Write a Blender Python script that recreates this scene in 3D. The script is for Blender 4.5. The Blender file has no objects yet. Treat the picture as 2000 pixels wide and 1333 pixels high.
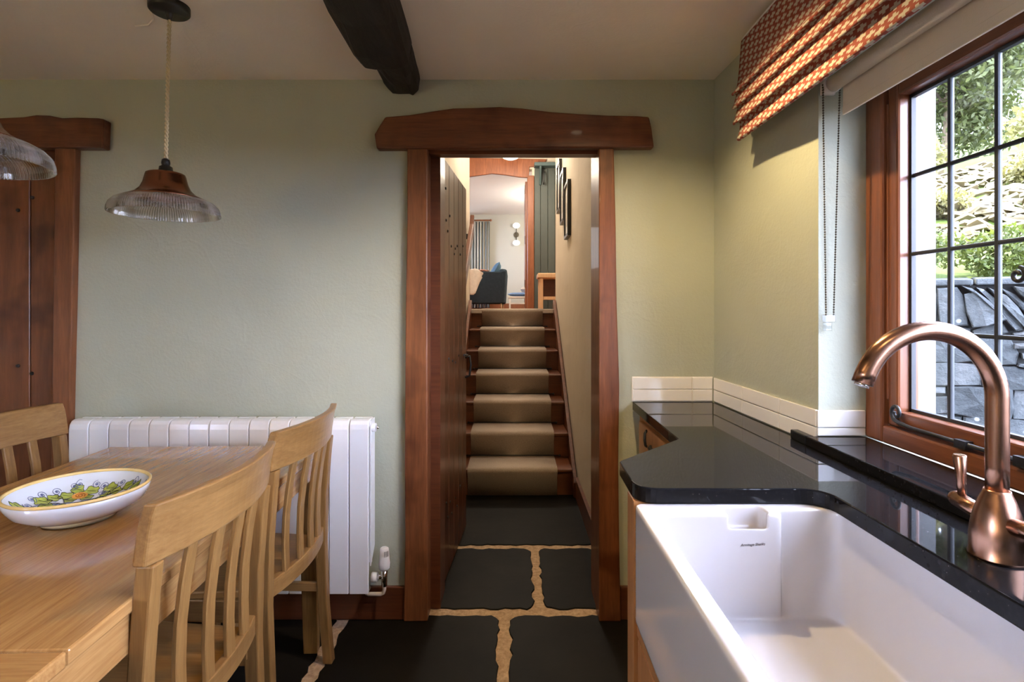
import bpy, bmesh, math, random
import numpy as np
from mathutils import Vector, Matrix, noise
random.seed(7)
np.random.seed(7)
PI = math.pi
S = bpy.context.scene
COL = S.collection

# ------------------------------------------------------------------ camera
EYE = 1.2625
F = 1056.0                      # focal length in photo pixels (2000 px wide)
cam_d = bpy.data.cameras.new('camera')
cam_d.sensor_width = 36.0
cam_d.lens = F / 2000 * 36.0
cam_d.shift_x = 0.0
cam_d.shift_y = -65.5 / 2000
cam_d.clip_start = 0.03
cam_d.clip_end = 300
cam = bpy.data.objects.new('camera', cam_d)
COL.objects.link(cam)
cam.location = (0, 0, EYE)
cam.rotation_euler = (PI / 2, 0, 0)
S.camera = cam

# ------------------------------------------------------------------ world, sun, exposure
SKY = 25.0
w = bpy.data.worlds.new('sky')
S.world = w
w.use_nodes = True
bg = w.node_tree.nodes['Background']
bg.inputs[0].default_value = (0.74, 0.81, 1.12, 1)
bg.inputs[1].default_value = SKY
sun_d = bpy.data.lights.new('sun', 'SUN')
sun_d.energy = 20.0
sun_d.angle = 0.01
sun_d.color = (1.0, 0.90, 0.68)
sun = bpy.data.objects.new('sun', sun_d)
COL.objects.link(sun)
sun.rotation_euler = Vector((0.05, 0.75, 0.85)).to_track_quat('Z', 'Y').to_euler()
S.view_settings.view_transform = 'Standard'
S.view_settings.look = 'None'
S.view_settings.gamma = 1
S.view_settings.use_curve_mapping = False
S.view_settings.exposure = 0.55
try:
    S.cycles.max_bounces = 10
    S.cycles.diffuse_bounces = 6
    S.cycles.transparent_max_bounces = 16
    S.cycles.sample_clamp_indirect = 20.0
    S.cycles.use_denoising = True
    S.cycles.caustics_reflective = False
    S.cycles.caustics_refractive = False
except Exception:
    pass

# ------------------------------------------------------------------ materials
M = {}
def new_mat(name):
    m = bpy.data.materials.new(name)
    m.use_nodes = True
    nt = m.node_tree
    b = nt.nodes['Principled BSDF']
    M[name] = m
    return m, nt, b
def setc(b, col, rough=.5, metal=0., spec=.5, coat=0.):
    b.inputs['Base Color'].default_value = (*col, 1)
    b.inputs['Roughness'].default_value = rough
    b.inputs['Metallic'].default_value = metal
    b.inputs['Specular IOR Level'].default_value = spec
    b.inputs['Coat Weight'].default_value = coat
    b.inputs['Coat Roughness'].default_value = .06
def coords(nt, scale=(1, 1, 1), kind='Object'):
    tc = nt.nodes.new('ShaderNodeTexCoord')
    mp = nt.nodes.new('ShaderNodeMapping')
    mp.inputs['Scale'].default_value = scale
    nt.links.new(tc.outputs[kind], mp.inputs['Vector'])
    return mp.outputs['Vector']
def noise_n(nt, vec, scale, detail=4, rough=.55, dist=0.):
    n = nt.nodes.new('ShaderNodeTexNoise')
    n.inputs['Scale'].default_value = scale
    n.inputs['Detail'].default_value = detail
    n.inputs['Roughness'].default_value = rough
    n.inputs['Distortion'].default_value = dist
    nt.links.new(vec, n.inputs['Vector'])
    return n.outputs['Fac']
def ramp(nt, fac, stops):
    r = nt.nodes.new('ShaderNodeValToRGB')
    e = r.color_ramp.elements
    e[0].position, e[0].color = stops[0][0], (*stops[0][1], 1)
    e[1].position, e[1].color = stops[-1][0], (*stops[-1][1], 1)
    for p, c in stops[1:-1]:
        k = e.new(p); k.color = (*c, 1)
    nt.links.new(fac, r.inputs['Fac'])
    return r.outputs['Color']
def bump(nt, b, h, strength=.3, dist=.01, prev=None):
    k = nt.nodes.new('ShaderNodeBump')
    k.inputs['Strength'].default_value = strength
    k.inputs['Distance'].default_value = dist
    nt.links.new(h, k.inputs['Height'])
    if prev is not None:
        nt.links.new(prev, k.inputs['Normal'])
    nt.links.new(k.outputs['Normal'], b.inputs['Normal'])
    return k.outputs['Normal']
def math_n(nt, op, a, b_=None, c=None):
    n = nt.nodes.new('ShaderNodeMath'); n.operation = op
    for i, v in enumerate((a, b_, c)):
        if v is None: continue
        if isinstance(v, (int, float)): n.inputs[i].default_value = v
        else: nt.links.new(v, n.inputs[i])
    return n.outputs[0]
def plain(name, col, rough=.5, metal=0., spec=.5, coat=0., vary=.06, vs=8, bmp=0., bs=60):
    m, nt, b = new_mat(name)
    setc(b, col, rough, metal, spec, coat)
    v = coords(nt)
    n = noise_n(nt, v, vs)
    lo = tuple(max(0, c * (1 - vary)) for c in col); hi = tuple(min(1, c * (1 + vary)) for c in col)
    nt.links.new(ramp(nt, n, [(.3, lo), (.7, hi)]), b.inputs['Base Color'])
    if bmp:
        bump(nt, b, noise_n(nt, v, bs), bmp, .005)
    return m
def wood(name, dark, light, axis=2, scale=1., rough=.42, coat=.0, stretch=14, grain=.5, bmp=.12, knots=False):
    m, nt, b = new_mat(name)
    setc(b, light, rough, 0, .45, coat)
    sc = [stretch * scale] * 3
    sc[axis] = 1.0 * scale
    v = coords(nt, tuple(sc))
    oi = nt.nodes.new('ShaderNodeObjectInfo')
    va = nt.nodes.new('ShaderNodeVectorMath'); va.operation = 'ADD'
    cb = nt.nodes.new('ShaderNodeCombineXYZ')
    r10 = math_n(nt, 'MULTIPLY', oi.outputs['Random'], 37.0)
    for i in range(3): nt.links.new(r10, cb.inputs[i])
    nt.links.new(v, va.inputs[0]); nt.links.new(cb.outputs[0], va.inputs[1])
    vv = va.outputs[0]
    n1 = noise_n(nt, vv, 2.2, 3, .5, .6)
    n2 = noise_n(nt, vv, 9.0, 6, .65, .2)
    mixv = math_n(nt, 'ADD', math_n(nt, 'MULTIPLY', n1, 1 - grain), math_n(nt, 'MULTIPLY', n2, grain))
    mid = tuple((a + c) / 2 for a, c in zip(dark, light))
    col = ramp(nt, mixv, [(.30, dark), (.5, mid), (.68, light)])
    if knots:
        k = noise_n(nt, coords(nt, (3, 3, 3)), 2.0, 2)
        mx = nt.nodes.new('ShaderNodeMixRGB'); mx.blend_type = 'MULTIPLY'
        mx.inputs[0].default_value = 1
        nt.links.new(col, mx.inputs[1])
        nt.links.new(ramp(nt, k, [(.33, (.55, .46, .4)), (.48, (1, 1, 1))]), mx.inputs[2])
        col = mx.outputs[0]
    nt.links.new(col, b.inputs['Base Color'])
    if bmp: bump(nt, b, n2, bmp, .003)
    return m
def plaster(name, col, vary=.05, bmp=.35, lumps=1.):
    m, nt, b = new_mat(name)
    setc(b, col, .82, 0, .25)
    v = coords(nt, kind='Object')
    n = noise_n(nt, v, 1.6, 4)
    lo = tuple(c * (1 - vary) for c in col); hi = tuple(min(1, c * (1 + vary)) for c in col)
    nt.links.new(ramp(nt, n, [(.3, lo), (.7, hi)]), b.inputs['Base Color'])
    a = bump(nt, b, noise_n(nt, v, 4.0, 2, .45, .3), .28 * lumps, .03)
    r = ramp(nt, noise_n(nt, v, 3.2, 1, .4, .6), [(.485, (0, 0, 0)), (.5, (1, 1, 1)), (.515, (0, 0, 0))])
    a = bump(nt, b, r, .06, .006, a)
    bump(nt, b, noise_n(nt, v, 85, 3, .6), bmp * .5, .004, a)
    return m

plaster('sage_plaster', (.435, .448, .360), .05, .7)
plaster('ceiling_plaster', (.88, .79, .68), .04, .4)
plaster('hall_plaster', (.66, .58, .46), .04, .3)
plaster('living_plaster', (.52, .51, .44), .03, .1, .3)
plaster('white_plaster', (.86, .86, .84), .02, .1, .3)
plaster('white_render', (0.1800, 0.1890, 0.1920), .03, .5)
wood('frame_wood', (.105, .031, .012), (.26, .092, .034), 2, 1.2, .38, .15, 12, .45, knots=True)
wood('frame_wood_x', (.080, .022, .010), (.20, .066, .026), 0, 1.2, .40, .1, 12, .45, knots=True)
wood('frame_wood_y', (.13, .035, .013), (.32, .10, .035), 1, 1.2, .35, .2, 12, .45)
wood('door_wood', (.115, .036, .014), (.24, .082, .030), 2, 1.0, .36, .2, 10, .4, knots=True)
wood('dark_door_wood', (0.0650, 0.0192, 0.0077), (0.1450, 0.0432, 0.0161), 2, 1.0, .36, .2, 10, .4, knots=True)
wood('hall_wood', (.17, .050, .018), (.33, .11, .04), 2, 1.2, .4, .1, 10)
wood('stair_wood', (.085, .026, .011), (.19, .062, .024), 0, 1.2, .36, .2, 12)
wood('skirting_wood', (.07, .02, .009), (.15, .045, .018), 0, 1.0, .36, .2, 12)
wood('window_wood', (0.1088, 0.0340, 0.0136), (0.2312, 0.0782, 0.0306), 2, 1.4, .33, .2, 14, .4)
wood('window_wood_y', (0.0952, 0.0286, 0.0116), (0.2040, 0.0680, 0.0258), 1, 1.4, .33, .2, 14, .4)
wood('beam_wood', (.004, .003, .0025), (.022, .012, .008), 1, 1.2, .7, 0, 8, .6, .9)
wood('oak_y', (0.2635, 0.1247, 0.0384), (0.4675, 0.2580, 0.0960), 1, 1.0, .26, .6, 16, .6, .05)
wood('oak_x', (0.2635, 0.1247, 0.0384), (0.4675, 0.2580, 0.0960), 0, 1.0, .26, .6, 16, .6, .05)
wood('oak_z', (0.1685, 0.0800, 0.0230), (0.3120, 0.1677, 0.0547), 2, 1.2, .36, .15, 16, .55, .06)
wood('oak_yc', (0.1810, 0.0864, 0.0253), (0.3245, 0.1760, 0.0605), 1, 1.2, .34, .15, 16, .55, .06)
wood('oak_xc', (0.1747, 0.0800, 0.0230), (0.3120, 0.1664, 0.0547), 0, 1.2, .36, .15, 16, .55, .06)
wood('cabinet_wood', (.28, .115, .04), (.46, .21, .075), 2, 1.2, .4, .15, 12)
wood('pale_wood', (.55, .34, .18), (.72, .48, .27), 2, 1.2, .45, 0, 12)
plain('porcelain', (.55, .53, .54), .10, 0, .5, .5, .015, 3)
plain('white_tile', (.84, .81, .77), .08, 0, .5, .3, .02, 3)
plain('grout', (.78, .74, .68), .8, 0, .3)
plain('radiator_white', (.84, .84, .88), .28, 0, .5, .2, .01, 3)
plain('white_plastic', (.82, .80, .78), .35)
plain('pipe_paint', (.62, .52, .42), .4)
plain('chrome', (.8, .8, .8), .12, 1.)
plain('black_iron', (.012, .012, .014), .45, 0, .5, 0, .2, 30, .3, 80)
plain('black_plastic', (.012, .011, .010), .35)
plain('lead', (.035, .04, .045), .5, .4)
plain('seal', (.02, .022, .025), .5)
plain('cream_cloth', (.78, .70, .58), .9, 0, .1, 0, .03, 10, .2, 300)
plain('cream_throw', (.80, .70, .56), .95, 0, .1, 0, .08, 20, .5, 200)
plain('terracotta_cloth', (.62, .27, .17), .9, 0, .1, 0, .1, 20)
plain('navy_fabric', (.030, .042, .050), .9, 0, .2, 0, .15, 30, .3, 300)
plain('blue_cushion', (.085, .145, .19), .9, 0, .2, 0, .1, 30, .3, 300)
plain('pale_blue_cushion', (.22, .36, .62), .9, 0, .2, 0, .1, 30)
plain('teal_paint', (.075, .088, .078), .5, 0, .4, 0, .06, 4)
plain('teal_hook', (.06, .095, .095), .45)
plain('white_paint', (.82, .82, .80), .4)
plain('sconce_metal', (.10, .085, .06), .4, .8)
plain('stool_white', (.85, .84, .80), .5)
plain('print_paper', (.60, .55, .46), .6, 0, .4, 0, .3, 12)
plain('dish_glaze', (.66, .72, .84), .10, 0, .5, .5, .03, 14)
plain('dish_yellow', (.78, .58, .24), .15, 0, .5, .4, .12, 25)
plain('dish_foot', (.70, .70, .52), .2)
plain('paint_green', (.36, .44, .09), .15, 0, .5, .4, .35, 60)
plain('paint_orange', (.76, .38, .08), .15, 0, .5, .4, .25, 50)
plain('paint_rust', (.45, .16, .03), .15, 0, .5, .4, .2, 50)
plain('paint_blue', (.14, .17, .36), .15, 0, .5, .4, .3, 60)
plain('paint_black', (.02, .02, .03), .2)
plain('ink', (.06, .05, .05), .4)
plain('cord_cream', (.66, .55, .36), .8)
plain('grass', (0.0696, 0.1012, 0.0182), .9, 0, .1, 0, .4, 1.2)
plain('soil', (0.0600, 0.0570, 0.0510), .95, 0, .1, 0, .35, 6, .6, 20)
plain('scree', (0.1620, 0.1368, 0.0798), .9, 0, .1, 0, .4, 3)
plain('bark', (.10, .075, .05), .9, 0, .1, 0, .3, 8)
plain('hook_dark', (.03, .03, .03), .5)

# copper
m, nt, b = new_mat('brushed_copper'); setc(b, (.34, .185, .125), .26, 1.0)
b.inputs['Anisotropic'].default_value = .6
bump(nt, b, noise_n(nt, coords(nt, (60, 60, 2)), 12), .04, .002)
m, nt, b = new_mat('pendant_copper'); setc(b, (.30, .125, .075), .22, 1.0)
bump(nt, b, noise_n(nt, coords(nt, (4, 4, 60)), 12), .04, .002)
# granite
m, nt, b = new_mat('black_granite'); setc(b, (.010, .010, .011), .03, 0, .13, 0)
v = coords(nt)
vo = nt.nodes.new('ShaderNodeTexVoronoi'); vo.inputs['Scale'].default_value = 90
nt.links.new(v, vo.inputs['Vector'])
sp = ramp(nt, vo.outputs['Distance'], [(.0, (.5, .45, .42)), (.055, (.014, .013, .014)), (.4, (.008, .008, .009))])
nt.links.new(sp, b.inputs['Base Color'])
# slate flagstone
m, nt, b = new_mat('slate'); setc(b, (.012, .010, .009), .5, 0, .06)
v = coords(nt)
nt.links.new(ramp(nt, noise_n(nt, v, 3, 6, .6), [(.3, (.006, .005, .0045)), (.7, (.014, .012, .010))]), b.inputs['Base Color'])
bump(nt, b, noise_n(nt, v, 9, 6, .6), .12, .01)
# mortar
m, nt, b = new_mat('mortar'); setc(b, (.55, .36, .20), .95, 0, .1)
v = coords(nt)
nt.links.new(ramp(nt, noise_n(nt, v, 60, 6, .7), [(.3, (.36, .24, .15)), (.7, (.70, .50, .34))]), b.inputs['Base Color'])
bump(nt, b, noise_n(nt, v, 70, 5, .7), .8, .01)
# carpet
m, nt, b = new_mat('carpet'); setc(b, (.42, .32, .22), .98, 0, .05)
v = coords(nt)
nt.links.new(ramp(nt, noise_n(nt, v, 260, 3, .7), [(.3, (.36, .28, .225)), (.7, (.60, .50, .41))]), b.inputs['Base Color'])
bump(nt, b, noise_n(nt, v, 300, 2, .7), .7, .004)
# outdoor stone
m, nt, b = new_mat('outdoor_stone'); setc(b, (.07, .075, .075), .85, 0, .3)
v = coords(nt)
oi = nt.nodes.new('ShaderNodeObjectInfo')
n = noise_n(nt, v, 7, 6, .65)
n_ = math_n(nt, 'ADD', math_n(nt, 'MULTIPLY', n, .75), math_n(nt, 'MULTIPLY', oi.outputs['Random'], .28))
c1 = ramp(nt, n_, [(.3, (0.0217, 0.0260, 0.0273)), (.55, (0.0527, 0.0595, 0.0608)), (.75, (0.0992, 0.1023, 0.0992))])
vo = nt.nodes.new('ShaderNodeTexVoronoi'); vo.inputs['Scale'].default_value = 11
nt.links.new(v, vo.inputs['Vector'])
lich = ramp(nt, vo.outputs['Distance'], [(.10, (1, 1, 1)), (.17, (0, 0, 0))])
lsel = ramp(nt, noise_n(nt, v, 2.6, 2), [(.52, (0, 0, 0)), (.58, (1, 1, 1))])
mul = nt.nodes.new('ShaderNodeMixRGB'); mul.blend_type = 'MULTIPLY'; mul.inputs[0].default_value = 1
nt.links.new(lich, mul.inputs[1]); nt.links.new(lsel, mul.inputs[2])
mx = nt.nodes.new('ShaderNodeMixRGB'); mx.inputs[2].default_value = (.26, .27, .26, 1)
nt.links.new(mul.outputs[0], mx.inputs[0]); nt.links.new(c1, mx.inputs[1])
nt.links.new(mx.outputs[0], b.inputs['Base Color'])
bump(nt, b, noise_n(nt, v, 14, 6, .7), .6, .03)
plain('joint_dark', (0.0300, 0.0312, 0.0300), .95, 0, .1)
# leaves
def leaf_mat(name, c1, c2):
    m, nt, b = new_mat(name)
    out = nt.nodes['Material Output']
    oi = nt.nodes.new('ShaderNodeTexCoord')
    n = noise_n(nt, oi.outputs['Object'], 5, 3)
    col = ramp(nt, n, [(.3, c1), (.7, c2)])
    nt.links.new(col, b.inputs['Base Color']); b.inputs['Roughness'].default_value = .6
    tr = nt.nodes.new('ShaderNodeBsdfTranslucent')
    nt.links.new(col, tr.inputs['Color'])
    mix = nt.nodes.new('ShaderNodeMixShader'); mix.inputs[0].default_value = .4
    nt.links.new(b.outputs[0], mix.inputs[1]); nt.links.new(tr.outputs[0], mix.inputs[2])
    nt.links.new(mix.outputs[0], out.inputs['Surface'])
leaf_mat('leaf_shrub', (0.0499, 0.0749, 0.0093), (0.1283, 0.1497, 0.0279))
leaf_mat('leaf_tree', (0.0392, 0.0535, 0.0149), (0.0891, 0.0998, 0.0260))
leaf_mat('leaf_dry', (0.1283, 0.1212, 0.0335), (0.1996, 0.1782, 0.0595))
# thin glass
def glass_mat(name, tint=(1, 1, 1), rough=0., gloss=.9):
    m, nt, b = new_mat(name)
    out = nt.nodes['Material Output']
    tr = nt.nodes.new('ShaderNodeBsdfTransparent'); tr.inputs[0].default_value = (*tint, 1)
    gl = nt.nodes.new('ShaderNodeBsdfGlossy'); gl.inputs['Roughness'].default_value = rough
    fr = nt.nodes.new('ShaderNodeFresnel'); ge = nt.nodes.new('ShaderNodeNewGeometry')
    nt.links.new(math_n(nt, 'MULTIPLY_ADD', ge.outputs['Backfacing'], -.8333, 1.5), fr.inputs[0])
    mix = nt.nodes.new('ShaderNodeMixShader')
    nt.links.new(math_n(nt, 'MULTIPLY', fr.outputs[0], gloss), mix.inputs[0])
    nt.links.new(tr.outputs[0], mix.inputs[1]); nt.links.new(gl.outputs[0], mix.inputs[2])
    nt.links.new(mix.outputs[0], out.inputs['Surface'])
glass_mat('window_glass', (.97, .985, .98))
glass_mat('ribbed_glass', (.93, .92, .89), .05, 1.9)
nt = M['ribbed_glass'].node_tree
df = nt.nodes.new('ShaderNodeBsdfTranslucent'); df.inputs[0].default_value = (.9, .88, .84, 1)
dd_ = nt.nodes.new('ShaderNodeBsdfDiffuse'); dd_.inputs[0].default_value = (.9, .88, .84, 1)
ms = nt.nodes.new('ShaderNodeMixShader'); ms.inputs[0].default_value = .5
nt.links.new(df.outputs[0], ms.inputs[1]); nt.links.new(dd_.outputs[0], ms.inputs[2])
tc_ = nt.nodes.new('ShaderNodeTexCoord'); sp3 = nt.nodes.new('ShaderNodeSeparateXYZ'); nt.links.new(tc_.outputs['Object'], sp3.inputs[0])
rib = math_n(nt, 'MULTIPLY_ADD', math_n(nt, 'SINE', math_n(nt, 'MULTIPLY', math_n(nt, 'ARCTAN2', sp3.outputs[1], sp3.outputs[0]), 130.0)), .5, .5)  # rib refraction lines painted in as lighter and darker tint stripes
for nd in nt.nodes:
    if nd.type == 'BSDF_TRANSPARENT': nt.links.new(ramp(nt, rib, [(.2, (.62, .60, .56)), (.7, (.97, .96, .94))]), nd.inputs[0])
m2 = nt.nodes.new('ShaderNodeMixShader'); nt.links.new(math_n(nt, 'MULTIPLY_ADD', rib, .16, .04), m2.inputs[0])
prev = nt.nodes['Material Output'].inputs['Surface'].links[0].from_socket
nt.links.new(prev, m2.inputs[1]); nt.links.new(ms.outputs[0], m2.inputs[2])
nt.links.new(m2.outputs[0], nt.nodes['Material Output'].inputs['Surface'])
def emit(name, col, strength):
    m, nt, b = new_mat(name)
    setc(b, (.8, .8, .8), .4)
    b.inputs['Emission Color'].default_value = (*col, 1)
    b.inputs['Emission Strength'].default_value = strength
emit('lamp_lens', (1, .78, .5), 12)
emit('hall_lamp_glow', (1, .9, .75), 1.6)
emit('sconce_glow', (1, .93, .82), .9)
m, nt, b = new_mat('lamp_shade')
t1_ = nt.nodes.new('ShaderNodeBsdfTranslucent'); t1_.inputs[0].default_value = (.85, .75, .6, 1)
t2_ = nt.nodes.new('ShaderNodeBsdfTransparent'); t2_.inputs[0].default_value = (.9, .85, .75, 1)
t3_ = nt.nodes.new('ShaderNodeMixShader'); t3_.inputs[0].default_value = .45
nt.links.new(t1_.outputs[0], t3_.inputs[1]); nt.links.new(t2_.outputs[0], t3_.inputs[2]); nt.links.new(t3_.outputs[0], nt.nodes['Material Output'].inputs['Surface'])
plain('opal_glass', (.9, .89, .86), .2)
glass_mat('bulb_glass', (.98, .97, .95))
glass_mat('clear_plastic', (.85, .86, .86), .1, 1.)
# patterned blind fabric (uses UV in metres)
m, nt, b = new_mat('blind_fabric'); setc(b, (.5, .2, .12), .95, 0, .1)
uvn = nt.nodes.new('ShaderNodeUVMap')
sx = nt.nodes.new('ShaderNodeSeparateXYZ'); nt.links.new(uvn.outputs[0], sx.inputs[0])
P = .034
u = math_n(nt, 'DIVIDE', sx.outputs[0], P)
uc = math_n(nt, 'FLOOR', u)
par = math_n(nt, 'MODULO', math_n(nt, 'ABSOLUTE', uc), 2.0)
vv = math_n(nt, 'ADD', math_n(nt, 'DIVIDE', sx.outputs[1], P * .62), math_n(nt, 'MULTIPLY', par, .5))
du = math_n(nt, 'ABSOLUTE', math_n(nt, 'SUBTRACT', math_n(nt, 'FRACT', u), .5))
dv = math_n(nt, 'ABSOLUTE', math_n(nt, 'SUBTRACT', math_n(nt, 'FRACT', vv), .5))
a1 = math_n(nt, 'MULTIPLY', math_n(nt, 'LESS_THAN', du, .14), math_n(nt, 'LESS_THAN', dv, .38))
a2 = math_n(nt, 'MULTIPLY', math_n(nt, 'LESS_THAN', du, .43), math_n(nt, 'LESS_THAN', dv, .165))
pl = math_n(nt, 'MAXIMUM', a1, a2)
mx = nt.nodes.new('ShaderNodeMixRGB')
mx.inputs[1].default_value = (.28, .078, .058, 1); mx.inputs[2].default_value = (.50, .45, .37, 1)
nt.links.new(pl, mx.inputs[0]); nt.links.new(mx.outputs[0], b.inputs['Base Color'])
bump(nt, b, noise_n(nt, coords(nt), 500, 2), .3, .002)
# curtain stripes
m, nt, b = new_mat('curtain_fabric'); setc(b, (.4, .42, .42), .95, 0, .1)
wv = nt.nodes.new('ShaderNodeTexWave'); wv.inputs['Scale'].default_value = 4.2; wv.inputs['Distortion'].default_value = .5
nt.links.new(coords(nt), wv.inputs['Vector'])
nt.links.new(ramp(nt, wv.outputs['Fac'], [(.35, (.20, .22, .22)), (.6, (.58, .55, .46))]), b.inputs['Base Color'])

# ------------------------------------------------------------------ mesh helpers
class MB:
    def __init__(s): s.v = []; s.f = []; s.sm = []
    def add(s, vs, fs, smooth=False):
        o = len(s.v); s.v += [tuple(p) for p in vs]
        for f in fs: s.f.append(tuple(i + o for i in f)); s.sm.append(smooth)
        return s
    def box(s, x0, x1, y0, y1, z0, z1):
        vs = [(x0, y0, z0), (x1, y0, z0), (x1, y1, z0), (x0, y1, z0), (x0, y0, z1), (x1, y0, z1), (x1, y1, z1), (x0, y1, z1)]
        return s.add(vs, [(3, 2, 1, 0), (4, 5, 6, 7), (0, 1, 5, 4), (1, 2, 6, 5), (2, 3, 7, 6), (3, 0, 4, 7)])
    def hexa(s, bottom, top):
        """bottom and top: 4 points each, counter-clockwise seen from above"""
        vs = list(bottom) + list(top)
        return s.add(vs, [(3, 2, 1, 0), (4, 5, 6, 7), (0, 1, 5, 4), (1, 2, 6, 5), (2, 3, 7, 6), (3, 0, 4, 7)])
    def prism(s, poly, z0, z1, plane='xy'):
        """poly counter-clockwise in (a,b); plane xy: extruded in z; xz: extruded in y; yz: extruded in x"""
        n = len(poly)
        def P(a, b_, c):
            return (a, b_, c) if plane == 'xy' else ((a, c, b_) if plane == 'xz' else (c, a, b_))
        vs = [P(a, b_, z0) for a, b_ in poly] + [P(a, b_, z1) for a, b_ in poly]
        fs = [tuple(range(n - 1, -1, -1)), tuple(range(n, 2 * n))] + [(i, (i + 1) % n, n + (i + 1) % n, n + i) for i in range(n)]
        if plane == 'xz': fs = [tuple(reversed(f)) for f in fs]
        return s.add(vs, fs)
    def tube(s, pts, r, n=12, cap=True):
        pts = [Vector(p) for p in pts]
        rs = r if isinstance(r, (list, tuple)) else [r] * len(pts)
        up = None; vs = []
        for i, p in enumerate(pts):
            t = (pts[min(i + 1, len(pts) - 1)] - pts[max(i - 1, 0)]).normalized()
            if up is None:
                a = Vector((0, 0, 1)) if abs(t.z) < .9 else Vector((1, 0, 0))
                up = t.cross(a).normalized()
            up = (up - t * up.dot(t)).normalized()
            q = t.cross(up)
            for k in range(n):
                an = 2 * PI * k / n
                vs.append(p + (up * math.cos(an) + q * math.sin(an)) * rs[i])
        fs = []
        for i in range(len(pts) - 1):
            for k in range(n):
                fs.append((i * n + k, i * n + (k + 1) % n, (i + 1) * n + (k + 1) % n, (i + 1) * n + k))
        s.add(vs, fs, True)
        if cap:
            o = len(s.v) - len(vs)
            s.f.append(tuple(o + k for k in range(n - 1, -1, -1))); s.sm.append(False)
            s.f.append(tuple(o + (len(pts) - 1) * n + k for k in range(n))); s.sm.append(False)
        return s
    def lathe(s, prof, c=(0, 0, 0), n=32, ribs=0, rib=0., sx=1., sy=1., closed=False, flat=False):
        """prof: list of (r, z)"""
        vs = []
        for r, z in prof:
            for k in range(n):
                a = 2 * PI * k / n
                rr = r * (1 + (rib * (1 if k % 2 else -1) if ribs else 0))
                vs.append((c[0] + rr * math.cos(a) * sx, c[1] + rr * math.sin(a) * sy, c[2] + z))
        m_ = len(prof); fs = []
        for i in range(m_ - 1 + (1 if closed else 0)):
            j = (i + 1) % m_
            for k in range(n):
                fs.append((i * n + k, i * n + (k + 1) % n, j * n + (k + 1) % n, j * n + k))
        s.add(vs, fs, not flat)
        if not closed:
            o = len(s.v) - len(vs)
            if prof[0][0] > 1e-5: s.f.append(tuple(o + k for k in range(n - 1, -1, -1))); s.sm.append(False)
            if prof[-1][0] > 1e-5: s.f.append(tuple(o + (m_ - 1) * n + k for k in range(n))); s.sm.append(False)
        return s
    def sphere(s, c, r, n=16, m_=10, sz=1.):
        prof = [(max(r * math.sin(PI * i / m_), 1e-4), -r * sz * math.cos(PI * i / m_)) for i in range(m_ + 1)]
        return s.lathe(prof, c, n)
    def bars(s, pts, w_, h_, up=(0, 0, 1)):
        """rectangular section swept along pts; w_ across, h_ along up"""
        pts = [Vector(p) for p in pts]; up = Vector(up); vs = []
        for i, p in enumerate(pts):
            t = (pts[min(i + 1, len(pts) - 1)] - pts[max(i - 1, 0)]).normalized()
            q = t.cross(up).normalized(); uu = q.cross(t).normalized()
            for a, b_ in ((-1, -1), (1, -1), (1, 1), (-1, 1)):
                vs.append(p + q * a * w_ / 2 + uu * b_ * h_ / 2)
        n = len(pts); fs = [(0, 1, 2, 3), tuple((n - 1) * 4 + k for k in (3, 2, 1, 0))]
        for i in range(n - 1):
            for k in range(4):
                fs.append((i * 4 + k, (i + 1) * 4 + k, (i + 1) * 4 + (k + 1) % 4, i * 4 + (k + 1) % 4))
        return s.add(vs, fs)
    def build(s, name, mat, parent=None, bevel=0., seg=2, kind=None, label=None, origin=None, subsurf=0):
        me = bpy.data.meshes.new(name)
        o = Vector(origin) if origin is not None else Vector((0, 0, 0))
        off = Vector((0, 0, 0))
        p = parent
        while p is not None:
            off += p.location; p = p.parent
        me.from_pydata([tuple(Vector(v) - o - off) for v in s.v], [], s.f)
        me.polygons.foreach_set('use_smooth', s.sm)
        bm = bmesh.new(); bm.from_mesh(me)
        bmesh.ops.recalc_face_normals(bm, faces=bm.faces)
        bm.to_mesh(me); bm.free()
        me.materials.append(M[mat])
        ob = bpy.data.objects.new(name, me)
        COL.objects.link(ob)
        ob.location = o
        if parent is not None: ob.parent = parent
        if bevel:
            md = ob.modifiers.new('bevel', 'BEVEL'); md.width = bevel; md.segments = seg
            md.limit_method = 'ANGLE'; md.angle_limit = math.radians(40)
        if subsurf:
            md = ob.modifiers.new('sub', 'SUBSURF'); md.levels = subsurf; md.render_levels = subsurf
        if kind: ob['kind'] = kind
        if label: ob['label'] = label
        return ob
def tag(o, label, cat, group=None, kind=None):
    o['label'] = label; o['category'] = cat
    if group: o['group'] = group
    if kind: o['kind'] = kind
    return o
def thing(name, loc, label, cat, group=None, kind=None):
    o = bpy.data.objects.new(name, None); COL.objects.link(o)
    o.location = loc; o.empty_display_size = .05
    return tag(o, label, cat, group, kind)
def dup(root, loc, rotz, label):
    r = root.copy(); COL.objects.link(r); r.location = loc; r.rotation_euler = (0, 0, rotz); r['label'] = label
    for ch in list(root.children):
        c = ch.copy(); COL.objects.link(c); c.parent = r
        for g in list(ch.children):
            d = g.copy(); COL.objects.link(d); d.parent = c
    return r
def jit_poly(poly, step=.05, amp=.006, seed=0):
    """subdivide the edges of a polygon and jitter them"""
    rnd = random.Random(seed); out = []
    n = len(poly)
    for i in range(n):
        a = Vector(poly[i]); b_ = Vector(poly[(i + 1) % n]); L = (b_ - a).length
        k = max(1, int(L / step))
        nrm = Vector((-(b_ - a).y, (b_ - a).x)).normalized()
        for j in range(k):
            t = j / k
            p = a.lerp(b_, t) + nrm * rnd.uniform(-amp, amp)
            if j == 0:
                c = (Vector(poly[i - 1]) - a).normalized() + (b_ - a).normalized()
                p = a + c * amp * 1.5
            out.append((p.x, p.y))
    return out
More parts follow.
